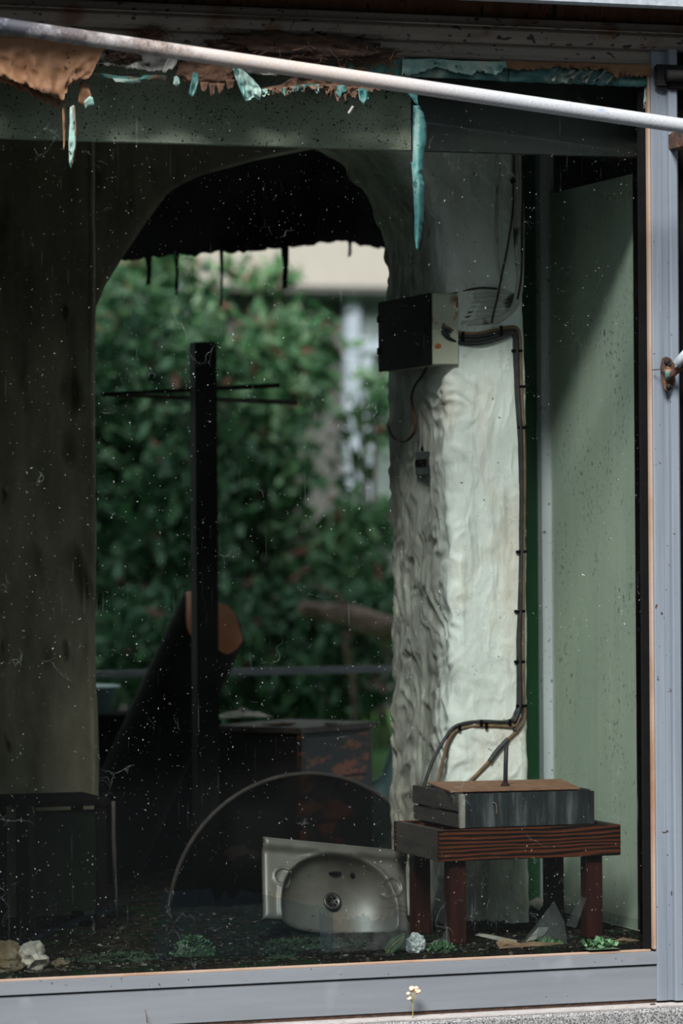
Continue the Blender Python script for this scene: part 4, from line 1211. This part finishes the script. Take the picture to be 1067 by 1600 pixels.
# rag on top
rp = PZ(378, 1122, kz)
t_ = thing('rag', 'crumpled grey rag lying on top of the burnt cabinet', 'cloth', (rp[0], rp[1], kz))
nrg = 40
G = np.zeros((nrg, nrg, 3))
for i in range(nrg):
    for j in range(nrg):
        x, y = (i / (nrg - 1) - 0.5), (j / (nrg - 1) - 0.5)
        hh = 0.004 + 0.022 * max(0, 1 - (x * x + y * y) * 3.6) * (0.55 + 0.5 * float(fbm(np.array([[x * 6, y * 6, 1.0]]), 1, 3, 7)[0] + 0.6))
        G[i, j] = (rp[0] + 0.17 * x, rp[1] + 0.15 * y, kz + max(0.003, hh))
v, f = grid_geo(G, 0.003)
link('rag_cloth', v, f, M['rag'], t_)
tp = PZ(470, 1128, kz)
for i, (x, y, lab) in enumerate([(440, 1131, 'flat dark scrap of bark on the burnt cabinet top beside the rag'), (520, 1130, 'small pale chip on the burnt cabinet top, right of the bark scrap')]):
    p = PZ(x, y, kz + 0.006)
    tag(blob('bark_scrap', p, ((0.05, 0.03, 0.006), (0.03, 0.02, 0.006))[i], (M['bark'], M['scrap_grey'])[i], None, p, sub=3, amp=0.35, fr=6, seed=130 + i), lab, 'debris')

# post with two crossed sticks
pb = PZ(322, 1384, 0.0)
xw0, xw1 = PY(302, 900, pb[1])[0], PY(339, 900, pb[1])[0]
pzt = PY(320, 534, pb[1])[2]
t = thing('wooden_post', 'tall square black wooden post standing in the arch', 'post', (pb[0], pb[1], 0))
bx('post_shaft', (xw0 + 0.012, pb[1], 0), (xw1 + 0.005, pb[1] + 0.07, pzt), M['black'], t, 0.004, rot=Matrix.Rotation(0.0, 3, 'Y'))
bx('post_foot', (xw0 - 0.02, pb[1] - 0.02, 0), (xw1 + 0.03, pb[1] + 0.10, 0.012), M['black'], t, 0.003)
yb = pb[1] + 0.075
q0 = PY(160, 616, yb)
for nm, px_, py_, mt_, lab, dy_ in (('stick', 437, 602, 'black', 'thin black stick crossing behind the post, its right end higher', 0.006), ('stick', 467, 629, 'cab_top', 'thin brown stick crossing behind the post, its right end lower', 0.02)):
    q1 = PY(px_, py_, yb)
    n_ = np.cross(q1 - q0, [0, 1, 0])
    n_ /= np.linalg.norm(n_)
    hw = 0.0075
    p4 = [q0 + n_ * hw * 0.7, q1 + n_ * hw, q1 - n_ * hw, q0 - n_ * hw * 0.7]
    vs = [p + np.array([0, dy_ - 0.006, 0]) for p in p4] + [p + np.array([0, dy_ + 0.005, 0]) for p in p4]
    ob_ = link(nm, vs, [(0, 1, 2, 3), (7, 6, 5, 4), (0, 4, 5, 1), (1, 5, 6, 2), (2, 6, 7, 3), (3, 7, 4, 0)], M[mt_], None, q0, False)
    tag(ob_, lab, 'stick')

# tilted roll of flooring, black outside and tan inside
YR = 2.42
ra, rb_ = PY(206, 1245, YR), PY(333, 966, YR)
ax = rb_ - ra
ax = ax / np.linalg.norm(ax)
ra = ra - ax * (ra[2] / ax[2])
Lroll = np.linalg.norm(rb_ - ra)
u1 = np.cross(ax, [0, 1, 0])
u1 /= np.linalg.norm(u1)
w1 = np.cross(u1, ax)
if w1[1] > 0:
    w1 = -w1
t = thing('flooring_roll', 'leaning roll of flooring, black outside with tan lining at its mouth', 'roll', ra)
R0 = 0.124


def rollgrid(r_, l0, nth, nl):
    P_ = np.zeros((nth, nl, 3))
    for i in range(nth):
        a_ = 2 * math.pi * i / (nth - 1)
        ca, sa = math.cos(a_), math.sin(a_)
        # the lip: low in front, high at back
        top_ = Lroll - 0.085 * sa - 0.015 + 0.05 * max(0, ca) ** 5 + 0.008 * math.sin(5 * a_)
        for j in range(nl):
            f_ = j / (nl - 1)
            s__ = l0 + (top_ - l0) * f_
            rr_ = r_ * (1.06 - 0.06 * s__ / top_)
            P_[i, j] = ra + ax * s__ + rr_ * (ca * u1 + 0.8 * sa * w1)
    return P_


v, f = grid_geo(rollgrid(R0, 0.0, 64, 30))
link('outer_skin', v, f, M['roll_out'], t)
v, f = grid_geo(rollgrid(R0 - 0.006, 0.35, 64, 20), None, True)
link('tan_lining', v, f, M['roll_in'], t, label='tan lining inside the mouth')

# pale tub at left behind the roll
tb = PY(150, 1100, 2.75)
t = thing('pale_tub', 'pale teal plastic tub on a dark crate, half hidden by the left pier', 'tub', (tb[0], 2.75, tb[2]))
z1_, z0_ = PY(150, 1074, 2.75)[2], PY(150, 1116, 2.75)[2]
x1_ = PY(197, 1100, 2.75)[0]
prof = [(0.001, z0_), (0.11, z0_), (0.14, z1_), (0.148, z1_ + 0.001), (0.146, z1_ - 0.006), (0.135, z1_ - 0.004), (0.105, z0_ + 0.01), (0.001, z0_ + 0.01)]
lathe('tub_shell', [(r_, z_ - z0_) for r_, z_ in prof], (x1_ - 0.155, 2.83, z0_), (0, 0, 1), M['pale_plastic'], t, 32)
lathe('tub_rim', [(0.148, 0), (0.154, 0.004), (0.15, 0.008), (0.142, 0.006)], (x1_ - 0.155, 2.83, z1_ - 0.004), (0, 0, 1), M['pale_plastic'], t, 32)
t = thing('dark_crate', 'black wooden crate standing under the pale teal tub', 'crate', (x1_ - 0.1, 2.75, 0))
cx0, cx1, cy0, cy1 = x1_ - 0.36, PY(352, 1200, 2.62)[0], 2.66, 2.98
for i in range(4):
    z_a, z_b = (z0_ - 0.008) * i / 4, (z0_ - 0.008) * (i + 1) / 4 - 0.004
    bx('slat', (cx0, cy0, z_a), (cx1, cy0 + 0.016, z_b), M['dark'], t, 0.001)
    bx('slat', (cx0, cy1 - 0.016, z_a), (cx1, cy1, z_b), M['dark'], t, 0.001)
    bx('slat', (cx0, cy0 + 0.017, z_a), (cx0 + 0.016, cy1 - 0.017, z_b), M['dark'], t, 0.001)
    bx('slat', (cx1 - 0.016, cy0 + 0.017, z_a), (cx1, cy1 - 0.017, z_b), M['dark'], t, 0.001)
bx('crate_lid', (cx0, cy0, z0_ - 0.008), (cx1, cy1, z0_), M['dark'], t, 0.001)

# low stand in front of the left pier
YT = 1.0
l0, l1 = PY(22, 1300, YT), PY(178, 1300, YT)
zt1 = PY(100, 1250, YT)[2]
t = thing('low_stand', 'low dark stand with dull green panel before the left pier', 'stand', ((l0[0] + l1[0]) / 2, YT + 0.12, 0))
bx('stand_top', (l0[0] - 0.005, YT - 0.01, zt1 - 0.018), (l1[0] - 0.01, YT + 0.30, zt1), M['dark'], t, 0.002)
for xx in (l0[0] + 0.012, l1[0] - 0.05):
    for yy in (YT, YT + 0.26):
        bx('leg', (xx, yy, 0), (xx + 0.03, yy + 0.03, zt1 - 0.018), M['dark'], t, 0.002)
bx('green_panel', (l0[0] + 0.06, YT + 0.012, 0.05), (l1[0] - 0.05, YT + 0.02, zt1 - 0.03), M['green_dull'], t, 0.001)
bx('side_board', (l0[0] + 0.042, YT + 0.001, 0.0), (l0[0] + 0.062, YT + 0.012, zt1 - 0.02), M['black'], t, 0.001)
q0 = PZ(182, 1432, 0)
tag(tube('metal_rod', [q0, PY(178, 1340, q0[1]), PY(177, 1252, q0[1])], 0.0055, M['cab_top'], None, q0, seg=8), 'thin brown rod standing upright at the right end of the low stand', 'rod')
# pale rubble seen left of the basin
for i, (x, y, r_, lab) in enumerate([(370, 1335, 0.03, 'pale broken lump left of the washbasin top'), (392, 1338, 0.022, 'smaller pale lump touching the washbasin corner')]):
    p = PY(x, y, 1.55)
    tag(blob('rubble_lump', p, (r_ * 1.2, r_, r_ * 0.8), M['scrap_grey'], None, p, sub=3, amp=0.4, fr=5, seed=140 + i), lab, 'rubble')
p = PY(378, 1368, 1.56)
tag(bx('dark_slab', (p[0] - 0.12, 1.49, 0), (p[0] + 0.1, 1.64, PY(378, 1347, 1.56)[2]), M['dark'], None, 0.006, loc=(p[0], 1.56, 0), jit=0.006), 'dark block under the pale lumps left of the washbasin', 'block')

# torn dark tarp hanging from the porch roof
YT2 = 2.45
bot = [(120, 412), (190, 406), (232, 402), (300, 398), (345, 394), (400, 392), (440, 388), (480, 382), (545, 375), (560, 384), (600, 388), (660, 392)]
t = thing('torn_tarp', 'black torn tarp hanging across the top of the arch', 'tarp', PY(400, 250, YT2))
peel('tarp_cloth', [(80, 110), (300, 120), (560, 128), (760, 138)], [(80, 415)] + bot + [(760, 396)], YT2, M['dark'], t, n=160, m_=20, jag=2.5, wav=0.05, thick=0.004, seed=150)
for i, (x, ya, yb2, w_, lab) in enumerate([(445, 376, 452, 9, 'wide torn strip hanging from the dark tarp before the cream wall'), (232, 396, 446, 8, 'short torn strip hanging from the dark tarp at left'), (276, 394, 462, 5, 'narrow torn strip hanging from the dark tarp, second from left'), (346, 388, 478, 4, 'long thin string hanging from the dark tarp above the post'), (546, 368, 402, 5, 'small knotted tatter at the right end of the dark tarp')]):
    p = PY(x, ya, YT2)
    ob_ = peel('tarp_strip', [(x - w_ * 0.9, ya), (x - w_ * 0.3, (ya + yb2) / 2), (x - w_ * 0.5, yb2)], [(x + w_ * 0.7, ya), (x + w_ * 0.6, (ya + yb2) / 2), (x + w_ * 0.3, yb2 - 2)], YT2 + 0.004, M['dark'], None, p, n=24, m_=4, jag=1.5, wav=0.01, thick=0.003, seed=160 + i)
    tag(ob_, lab, 'torn strip')

# ------------------------------------------------------------------ the yard
struct(link('ground_yard', [(-6, 3.3, -0.12), (14, 3.3, -0.12), (14, 26, -0.12), (-6, 26, -0.12)], [(0, 1, 2, 3)], M['grass']))
YRL = 3.4
ra_, rb2 = PY(60, 1047, YRL), PY(720, 1052, YRL)
t = thing('yard_railing', 'grey steel railing along the far edge of the porch', 'railing', (ra_[0], YRL, 0))
zrail = (ra_[2] + rb2[2]) / 2
bx('top_rail', (ra_[0], YRL, zrail - 0.012), (rb2[0] + 1.0, YRL + 0.03, zrail + 0.012), M['steel_rail'], t, 0.004)
for xx in (ra_[0], rb2[0] + 0.97):
    bx('rail_post', (xx, YRL, 0), (xx + 0.03, YRL + 0.03, zrail - 0.012), M['steel_rail'], t, 0.003)

# building beyond
YB = 15.0
t = thing('far_house', 'pale house with cream upper wall and white windows beyond the bushes', 'house', (4, YB, -0.12))
cw0 = PY(500, 449, YB)[2]
bx('upper_wall', (1.0, YB - 0.15, cw0), (11, YB + 3, cw0 + 3), M['cream_wall'], t, 0)
bx('lower_wall', (1.0, YB, -0.12), (11, YB + 3, cw0), M['grey_wall'], t, 0)


def pxbox(name, x0, y0_, x1, y1_, y, dep, mat, parent):
    a_, b__ = PY(x0, y1_, y), PY(x1, y0_, y)
    return bx(name, (min(a_[0], b__[0]), y - dep, min(a_[2], b__[2])), (max(a_[0], b__[0]), y, max(a_[2], b__[2])), mat, parent, 0.005)


bx('wall_ledge', (1.0, YB - 0.19, cw0 - 0.05), (11, YB, cw0), M['grey_wall'], t, 0.005)
pxbox('window_pane', 542, 460, 690, 800, YB, 0.03, M['far_pane'], t)
wf = pxbox('window_frame', 537, 455, 556, 800, YB, 0.09, M['white_frame'], t)
pxbox('window_frame', 540, 530, 700, 552, YB, 0.10, M['white_frame'], t)
pxbox('window_frame', 562, 553, 577, 800, YB, 0.08, M['white_frame'], t)
pxbox('window_frame', 440, 456, 700, 464, YB, 0.06, M['white_frame'], t)
pxbox('window_frame', 480, 540, 500, 560, YB, 0.06, M['white_frame'], t)

# bushes
def bush(lab, ce, rad, nl, size, mat, seed, stem=True, clump=10):
    g = np.random.default_rng(seed)
    t_ = thing('leafy_bush', lab, 'bush', (ce[0], ce[1], -0.12), 'bushes in the yard')
    cc = g.normal(0, 1, (clump, 3))
    cc /= np.linalg.norm(cc, axis=1)[:, None]
    cc = np.array(ce) + cc * np.array(rad) * g.uniform(0.3, 0.9, (clump, 1))
    per = nl // clump
    P0 = np.repeat(cc, per, 0) + g.normal(0, 1, (clump * per, 3)) * np.array(rad) * 0.26
    P0[:, 2] = np.maximum(P0[:, 2], -0.08)
    n_ = len(P0)
    a_ = g.normal(0, 1, (n_, 3))
    a_[:, 2] -= 0.35
    a_ /= np.linalg.norm(a_, axis=1)[:, None]
    up_ = g.normal(0, 0.6, (n_, 3)) + [0, -0.55, 0.8]
    b_ = np.cross(a_, up_)
    b_ /= np.linalg.norm(b_, axis=1)[:, None] + 1e-9
    s__ = size * g.uniform(0.6, 1.25, (n_, 1))
    nrm = np.cross(a_, b_)
    v_ = np.stack([P0 - a_ * s__, P0 + b_ * s__ * 0.42 + nrm * s__ * 0.12, P0 + a_ * s__, P0 - b_ * s__ * 0.42 + nrm * s__ * 0.12], 1).reshape(-1, 3)
    f_ = np.arange(4 * n_).reshape(-1, 4)
    f_ = np.vstack([f_[:, [0, 1, 2]], f_[:, [0, 2, 3]]])
    o_ = link('foliage', v_, f_.tolist(), mat, t_, smooth=False)
    o_['kind'] = 'stuff'
    V, Fc = [], []
    for k_ in range(3):
        e_ = cc[k_]
        vv2, ff2 = tube_geo(smooth_path([np.array([ce[0] + 0.05 * k_, ce[1], -0.12]), (np.array([ce[0], ce[1], ce[2] * 0.5]) + e_) / 2, e_], 4), [0.022, 0.015, 0.008], 6)
        tube('stem', [np.array([ce[0] + 0.06 * k_, ce[1], -0.12]), (np.array([ce[0], ce[1], ce[2] * 0.5]) + e_) / 2, e_], [0.022, 0.015, 0.008], M['bark'], t_, seg=6, sm=4)
    return t_


YH2 = 9.6
bushes = [
    ('dense dark bush behind the post at left', 235, 760, 9.3, (0.50, 0.5, 1.05), 5200, 'leaf_a', 0.060),
    ('tall bush filling the middle of the arch', 360, 740, 9.8, (0.40, 0.5, 0.90), 4600, 'leaf_b', 0.060),
    ('low dark bush behind the railing', 300, 1050, 8.6, (0.75, 0.4, 0.42), 3600, 'leaf_a', 0.055),
    ('low bush under the broken branch', 500, 1040, 8.8, (0.50, 0.35, 0.36), 2600, 'leaf_a', 0.055),
    ('mid green bush against the pillar edge', 540, 905, 9.5, (0.40, 0.4, 0.36), 2400, 'leaf_b', 0.060),
    ('pale leafed bush crown under the cream wall', 450, 575, 10.2, (0.26, 0.4, 0.34), 1500, 'leaf_b', 0.060),
    ('light green bush crown under the tarp at left', 225, 500, 10.4, (0.40, 0.4, 0.40), 2000, 'leaf_c', 0.060),
    ('sparse bush twigs against the white window', 575, 650, 10.6, (0.22, 0.3, 0.40), 230, 'leaf_b', 0.060),
    ('thin leafy sprays before the cream wall', 400, 425, 10.8, (0.26, 0.3, 0.12), 150, 'leaf_c', 0.055),
    ('dark bush mostly hidden behind the left pier', 30, 740, 9.6, (0.62, 0.5, 1.05), 4600, 'leaf_a', 0.060),
    ('deep shaded bush mass behind the others', 270, 800, 11.6, (0.78, 0.4, 1.10), 6000, 'leaf_a', 0.080),
]
for i, (lab, x, y, yy, rad, nl, mt_, sz) in enumerate(bushes):
    bush(lab, PY(x, y, yy), rad, nl, sz, M[mt_], 200 + i, clump=12 if nl > 1000 else 7)
# broken branch
q = [PY(470, 950, 7.6), PY(505, 958, 7.6), PY(545, 962, 7.5), PY(590, 978, 7.4), PY(660, 995, 7.3)]
t = thing('broken_branch', 'thick broken grey branch lying across the bushes beside the pillar', 'branch', q[2])
tube('branch_wood', q, [0.035, 0.05, 0.055, 0.062, 0.065], M['bark'], t, seg=12)
tube('twig', [PY(545, 962, 7.5), PY(530, 935, 7.5), PY(500, 918, 7.5), PY(482, 915, 7.5)], [0.014, 0.010, 0.006], M['bark'], t, seg=6)
tube('twig', [PY(540, 1000, 7.5), PY(545, 1030, 7.5), PY(553, 1080, 7.5), PY(556, 1150, 7.5), PZ(560, 1240, -0.14)], [0.016, 0.016, 0.014], M['bark'], t, seg=6)
tube('twig', [PY(590, 975, 7.4), PY(600, 1010, 7.4), PY(618, 1045, 7.4)], [0.012, 0.012, 0.01], M['bark'], t, seg=6)
# pale sheet leaning at the pillar foot outside
p0_ = PY(606, 1225, 2.9)
t = peel('pale_sheet', [(578, 1222), (596, 1212), (606, 1180), (616, 1150), (690, 1140)], [(578, 1336), (600, 1336), (620, 1336), (650, 1336), (690, 1335)], 2.9, M['pale_plastic'], None, p0_, n=24, m_=6, jag=0.6, wav=0.01, thick=0.004, seed=300)
tag(t, 'pale teal plastic sheet standing beside the burnt cabinet', 'plastic sheet')

# ------------------------------------------------------------------ litter on the floor behind the glass
def moss_patch(name, lab, ce, rx, ry, hz, nb, seed, mat, ln=0.014):
    g = np.random.default_rng(seed)
    t_ = thing(name, lab, 'moss' if 'moss' in name else 'weeds', ce)
    G_ = 22
    A = np.zeros((G_, G_, 3))
    for i in range(G_):
        for j in range(G_):
            x, y = 2 * i / (G_ - 1) - 1, 2 * j / (G_ - 1) - 1
            rr_ = math.hypot(x, y)
            hh = hz * max(0, 1 - rr_ ** 2) * (0.7 + 0.4 * float(vn(np.array([[x * 3, y * 3, seed]]), seed)[0]))
            A[i, j] = (ce[0] + rx * x, ce[1] + ry * y, hh - 0.003)
    v_, f_ = grid_geo(A)
    link('moss_pad', v_, f_, M['moss'], t_)
    V, Fc = [], []
    for k_ in range(nb):
        x, y = g.normal(0, 0.45, 2)
        if x * x + y * y > 1.2:
            continue
        z = hz * max(0, 1 - x * x - y * y) * 0.8
        p = np.array([ce[0] + rx * x, ce[1] + ry * y, z])
        a_ = g.normal(0, 1, 3)
        a_[2] = abs(a_[2]) * 0.8 + 0.35
        a_ /= np.linalg.norm(a_)
        b_ = np.cross(a_, g.normal(0, 1, 3))
        b_ /= np.linalg.norm(b_)
        s__ = ln * g.uniform(0.5, 1.3)
        k0_ = len(V)
        V += [p, p + a_ * s__ * 0.6 + b_ * s__ * 0.3, p + a_ * s__, p + a_ * s__ * 0.6 - b_ * s__ * 0.3]
        Fc.append((k0_, k0_ + 1, k0_ + 2, k0_ + 3))
    link('leaflets', V, Fc, mat, t_, smooth=False)['kind'] = 'stuff'
    return t_


moss_patch('moss_mound', 'round green moss mound behind the lower pane left of centre', PZ(303, 1492, 0.0), 0.06, 0.045, 0.055, 500, 401, M['weed'], 0.012)
moss_patch('moss_patch', 'flat dark moss patch on the floor before the washbasin', PZ(480, 1478, 0.0), 0.16, 0.09, 0.014, 420, 402, M['moss'])
moss_patch('moss_patch', 'small reddish moss tuft at the sill under the washbasin', PZ(440, 1496, 0.0), 0.05, 0.03, 0.025, 220, 403, M['moss'])
moss_patch('moss_patch', 'thin moss strip at the foot of the plaster pillar', PZ(745, 1450, 0.0), 0.11, 0.05, 0.012, 260, 404, M['moss'])
moss_patch('weed_tuft', 'bright green weeds around the right front stool leg', PZ(938, 1480, 0.0), 0.045, 0.03, 0.012, 160, 405, M['weed'], 0.020)
moss_patch('weed_tuft', 'green weeds at the foot of the left front stool leg', PZ(690, 1487, 0.0), 0.035, 0.03, 0.014, 110, 406, M['weed'], 0.020)
moss_patch('weed_tuft', 'little weeds between the stool legs beside the paper scraps', PZ(850, 1478, 0.0), 0.06, 0.03, 0.01, 110, 407, M['weed'], 0.016)
moss_patch('moss_patch', 'dark moss strip along the sill at lower left', PZ(190, 1500, 0.0), 0.14, 0.05, 0.012, 260, 408, M['moss'])
for i, (x, y, rx, rz, lab) in enumerate([(8, 1496, 0.042, 0.045, 'ochre rubble lump at the lower left corner of the pane'), (48, 1503, 0.045, 0.040, 'pale grey rubble lump right of the ochre one'), (10, 1522, 0.05, 0.020, 'flat rubble piece lying before the ochre lump'), (95, 1512, 0.022, 0.014, 'small dull stone right of the pale rubble lump')]):
    p = PY(x, y, 0.11 if y < 1515 else 0.08)
    p[2] = max(p[2], rz * 0.75)
    tag(blob('rubble_stone', p, (rx, 0.035 if y < 1515 else 0.02, rz), M['stone'] if i != 1 else M['rag'], None, p, sub=3, amp=0.32, fr=4.5, seed=410 + i, smooth=False), lab, 'stone')
p = PY(650, 1482, 0.10)
tag(blob('foil_ball', (p[0], p[1], max(p[2], 0.022)), (0.027, 0.02, 0.030), M['foil'], None, p, sub=4, amp=0.17, fr=8, seed=420, smooth=False), 'crumpled silver foil ball on the floor behind the rail', 'foil')
# fern leaf
fb = PZ(612, 1500, 0.0)
t = thing('fern_leaf', 'striped green fern leaf curling up left of the foil ball', 'leaf', fb)
mid = smooth_path([PY(603, 1496, 0.09), PY(609, 1482, 0.09), PY(620, 1471, 0.085), PY(632, 1463, 0.085)], 6)
mid[:, 2] = np.maximum(mid[:, 2], 0.004)
v, f = tube_geo(mid, 0.0016, 6)
link('midrib', v, f, M['stem'], t)
for i in range(2, len(mid) - 1, 1):
    tg_ = mid[min(i + 1, len(mid) - 1)] - mid[i - 1]
    tg_ /= np.linalg.norm(tg_)
    for sgn in (-1, 1):
        sd_ = np.cross(tg_, [0, 1, 0]) * sgn
        p = mid[i]
        Lf = 0.016 * math.sin(math.pi * (i + 1) / (len(mid) + 1)) + 0.004
        vs = [p, p + sd_ * Lf * 0.5 + tg_ * 0.003, p + sd_ * Lf + tg_ * 0.002, p + sd_ * Lf * 0.5 - tg_ * 0.002]
        link('leaflet', vs, [(0, 1, 2, 3)], M['weed'], t, smooth=False)
# scraps
def scrap(lab, pix, y0s, mat, lift=0.006, name='paper_scrap', cat='paper', seed=0):
    pts = [PZ(x, y, 0.003) for x, y in pix]
    pts = [np.array([p[0], max(p[1], 0.06 + 0.004 * k_), p[2]]) for k_, p in enumerate(pts)]
    n_ = len(pts)
    g = np.random.default_rng(seed)
    pts = [p + np.array([0, 0, lift * g.uniform(0.2, 1)]) for p in pts]
    ce_ = sum(pts) / n_ + np.array([0, 0, lift])
    vs_ = [ce_] + pts
    vs_ = vs_ + [p - np.array([0, 0, 0.0015]) for p in vs_]
    k_ = n_ + 1
    fs_ = []
    for i in range(n_):
        j = (i + 1) % n_
        fs_ += [(0, 1 + i, 1 + j), (k_, k_ + 1 + j, k_ + 1 + i), (1 + i, k_ + 1 + i, k_ + 1 + j, 1 + j)]
    tag(link(name, vs_, fs_, mat, None, pts[0], False), lab, cat)


scrap('brown curled leaf scrap under the stool', [(775, 1476), (790, 1474), (815, 1477), (806, 1486), (784, 1484)], 0, M['scrap'], 0.012, 'dry_leaf', 'leaf', 1)
scrap('long pale lath lying under the stool', [(742, 1462), (748, 1459), (808, 1472), (806, 1477)], 0, M['scrap_grey'], 0.006, 'wood_lath', 'wood', 2)
scrap('wide grey brown bark sheet behind the rail under the stool', [(803, 1490), (830, 1480), (870, 1478), (895, 1482), (880, 1492), (830, 1496)], 0, M['scrap'], 0.01, 'bark_sheet', 'bark', 3)
scrap('pale pointed leaf lying beside the right rear stool leg', [(824, 1420), (842, 1416), (852, 1418), (842, 1425)], 0, M['scrap_grey'], 0.02, 'dry_leaf', 'leaf', 4)
scrap('grey brown scrap at the right end of the floor by the side wall', [(968, 1478), (985, 1473), (1004, 1474), (1004, 1480), (980, 1483)], 0, M['scrap'], 0.01, 'paper_scrap', 'paper', 5)
scrap('dark folded leaf standing on the bark sheet', [(822, 1478), (836, 1462), (858, 1454), (850, 1466), (838, 1478)], 0, M['scrap_grey'], 0.02, 'dry_leaf', 'leaf', 6)

# loose dirt and crumbs strewn over the floor: nobody could count them
gl_ = np.random.default_rng(611)
Vl, Fl = [], []
for i in range(2600):
    x, y = gl_.uniform(-0.92, 0.97), 0.05 + 1.25 * gl_.random() ** 2.2
    if y > 0.62 and x > 0.42:
        continue
    r_ = gl_.uniform(0.002, 0.008) * (1.5 if gl_.random() < 0.08 else 1)
    tv = gl_.normal(0, 1, (4, 3))
    tv /= np.linalg.norm(tv, axis=1)[:, None]
    b0 = len(Vl)
    Vl += [np.array([x, y, r_ * 0.3]) + r_ * np.array([1.5, 1, 0.6]) * q_v for q_v in tv]
    Fl += [(b0, b0 + 1, b0 + 2), (b0, b0 + 2, b0 + 3), (b0, b0 + 3, b0 + 1), (b0 + 1, b0 + 3, b0 + 2)]
lt = link('soil_litter', Vl, Fl, M['litter'], None, (0, 0.4, 0), False)
tag(lt, 'loose dark soil crumbs and moss bits strewn across the floor behind the pane', 'dirt', kind='stuff')

# glass shards and clouded films
for i, (pts, y, lab) in enumerate([([(672, 1498), (700, 1448), (706, 1494)], 0.12, 'pointed glass shard leaning beside the foil ball'), ([(800, 1494), (866, 1408), (882, 1440), (888, 1486)], 0.12, 'large triangular glass shard leaning under the stool'), ([(884, 1446), (908, 1400), (916, 1404), (900, 1450)], 0.16, 'narrow dusty glass shard right of the large triangular one')]):
    n_ = len(pts)
    vs_ = [PY(x, y_, y + 0.0006 * (1498 - y_)) for x, y_ in pts]
    vs_ = vs_ + [p + np.array([0, 0.004, 0]) for p in vs_]
    tag(link('glass_shard', vs_, [tuple(range(n_)), tuple(range(n_, 2 * n_))[::-1]] + [(j, (j + 1) % n_, n_ + (j + 1) % n_, n_ + j) for j in range(n_)], M['shard'], None, vs_[0], False), lab, 'glass shard')
YFm = 0.05
t = thing('torn_film', 'clouded bluish plastic film with ragged top behind the lower pane', 'film', PY(320, 1500, YFm))
peel('film_sheet', [(236, 1500), (300, 1497), (400, 1493), (520, 1488)], [(252, 1396), (270, 1391), (330, 1388), (338, 1411), (352, 1391), (362, 1406), (375, 1392), (400, 1394), (430, 1402), (520, 1420)], YFm, M['film_blue'], t, n=110, m_=14, jag=1.6, wav=0.004, seed=500)
t = thing('torn_film', 'frosted film remnant with feathery top edge below the washbasin', 'film', PY(560, 1490, YFm))
peel('film_sheet', [(500, 1489), (560, 1486), (640, 1482)], [(500, 1425), (530, 1440), (560, 1428), (590, 1440), (625, 1418), (640, 1440)], YFm + 0.008, M['film_frost'], t, n=60, m_=12, jag=5, wav=0.003, seed=501)
t = thing('torn_film', 'narrow wisp of clouded film rising at the lower left of the pane', 'film', PY(120, 1480, YFm))
peel('film_sheet', [(30, 1478), (70, 1454), (120, 1434), (170, 1416), (210, 1404)], [(34, 1490), (74, 1462), (124, 1440), (176, 1424), (232, 1396)], YFm, M['film_blue'], t, n=60, m_=5, jag=2, wav=0.003, seed=502)
print('scene built', len(bpy.data.objects), 'objects')
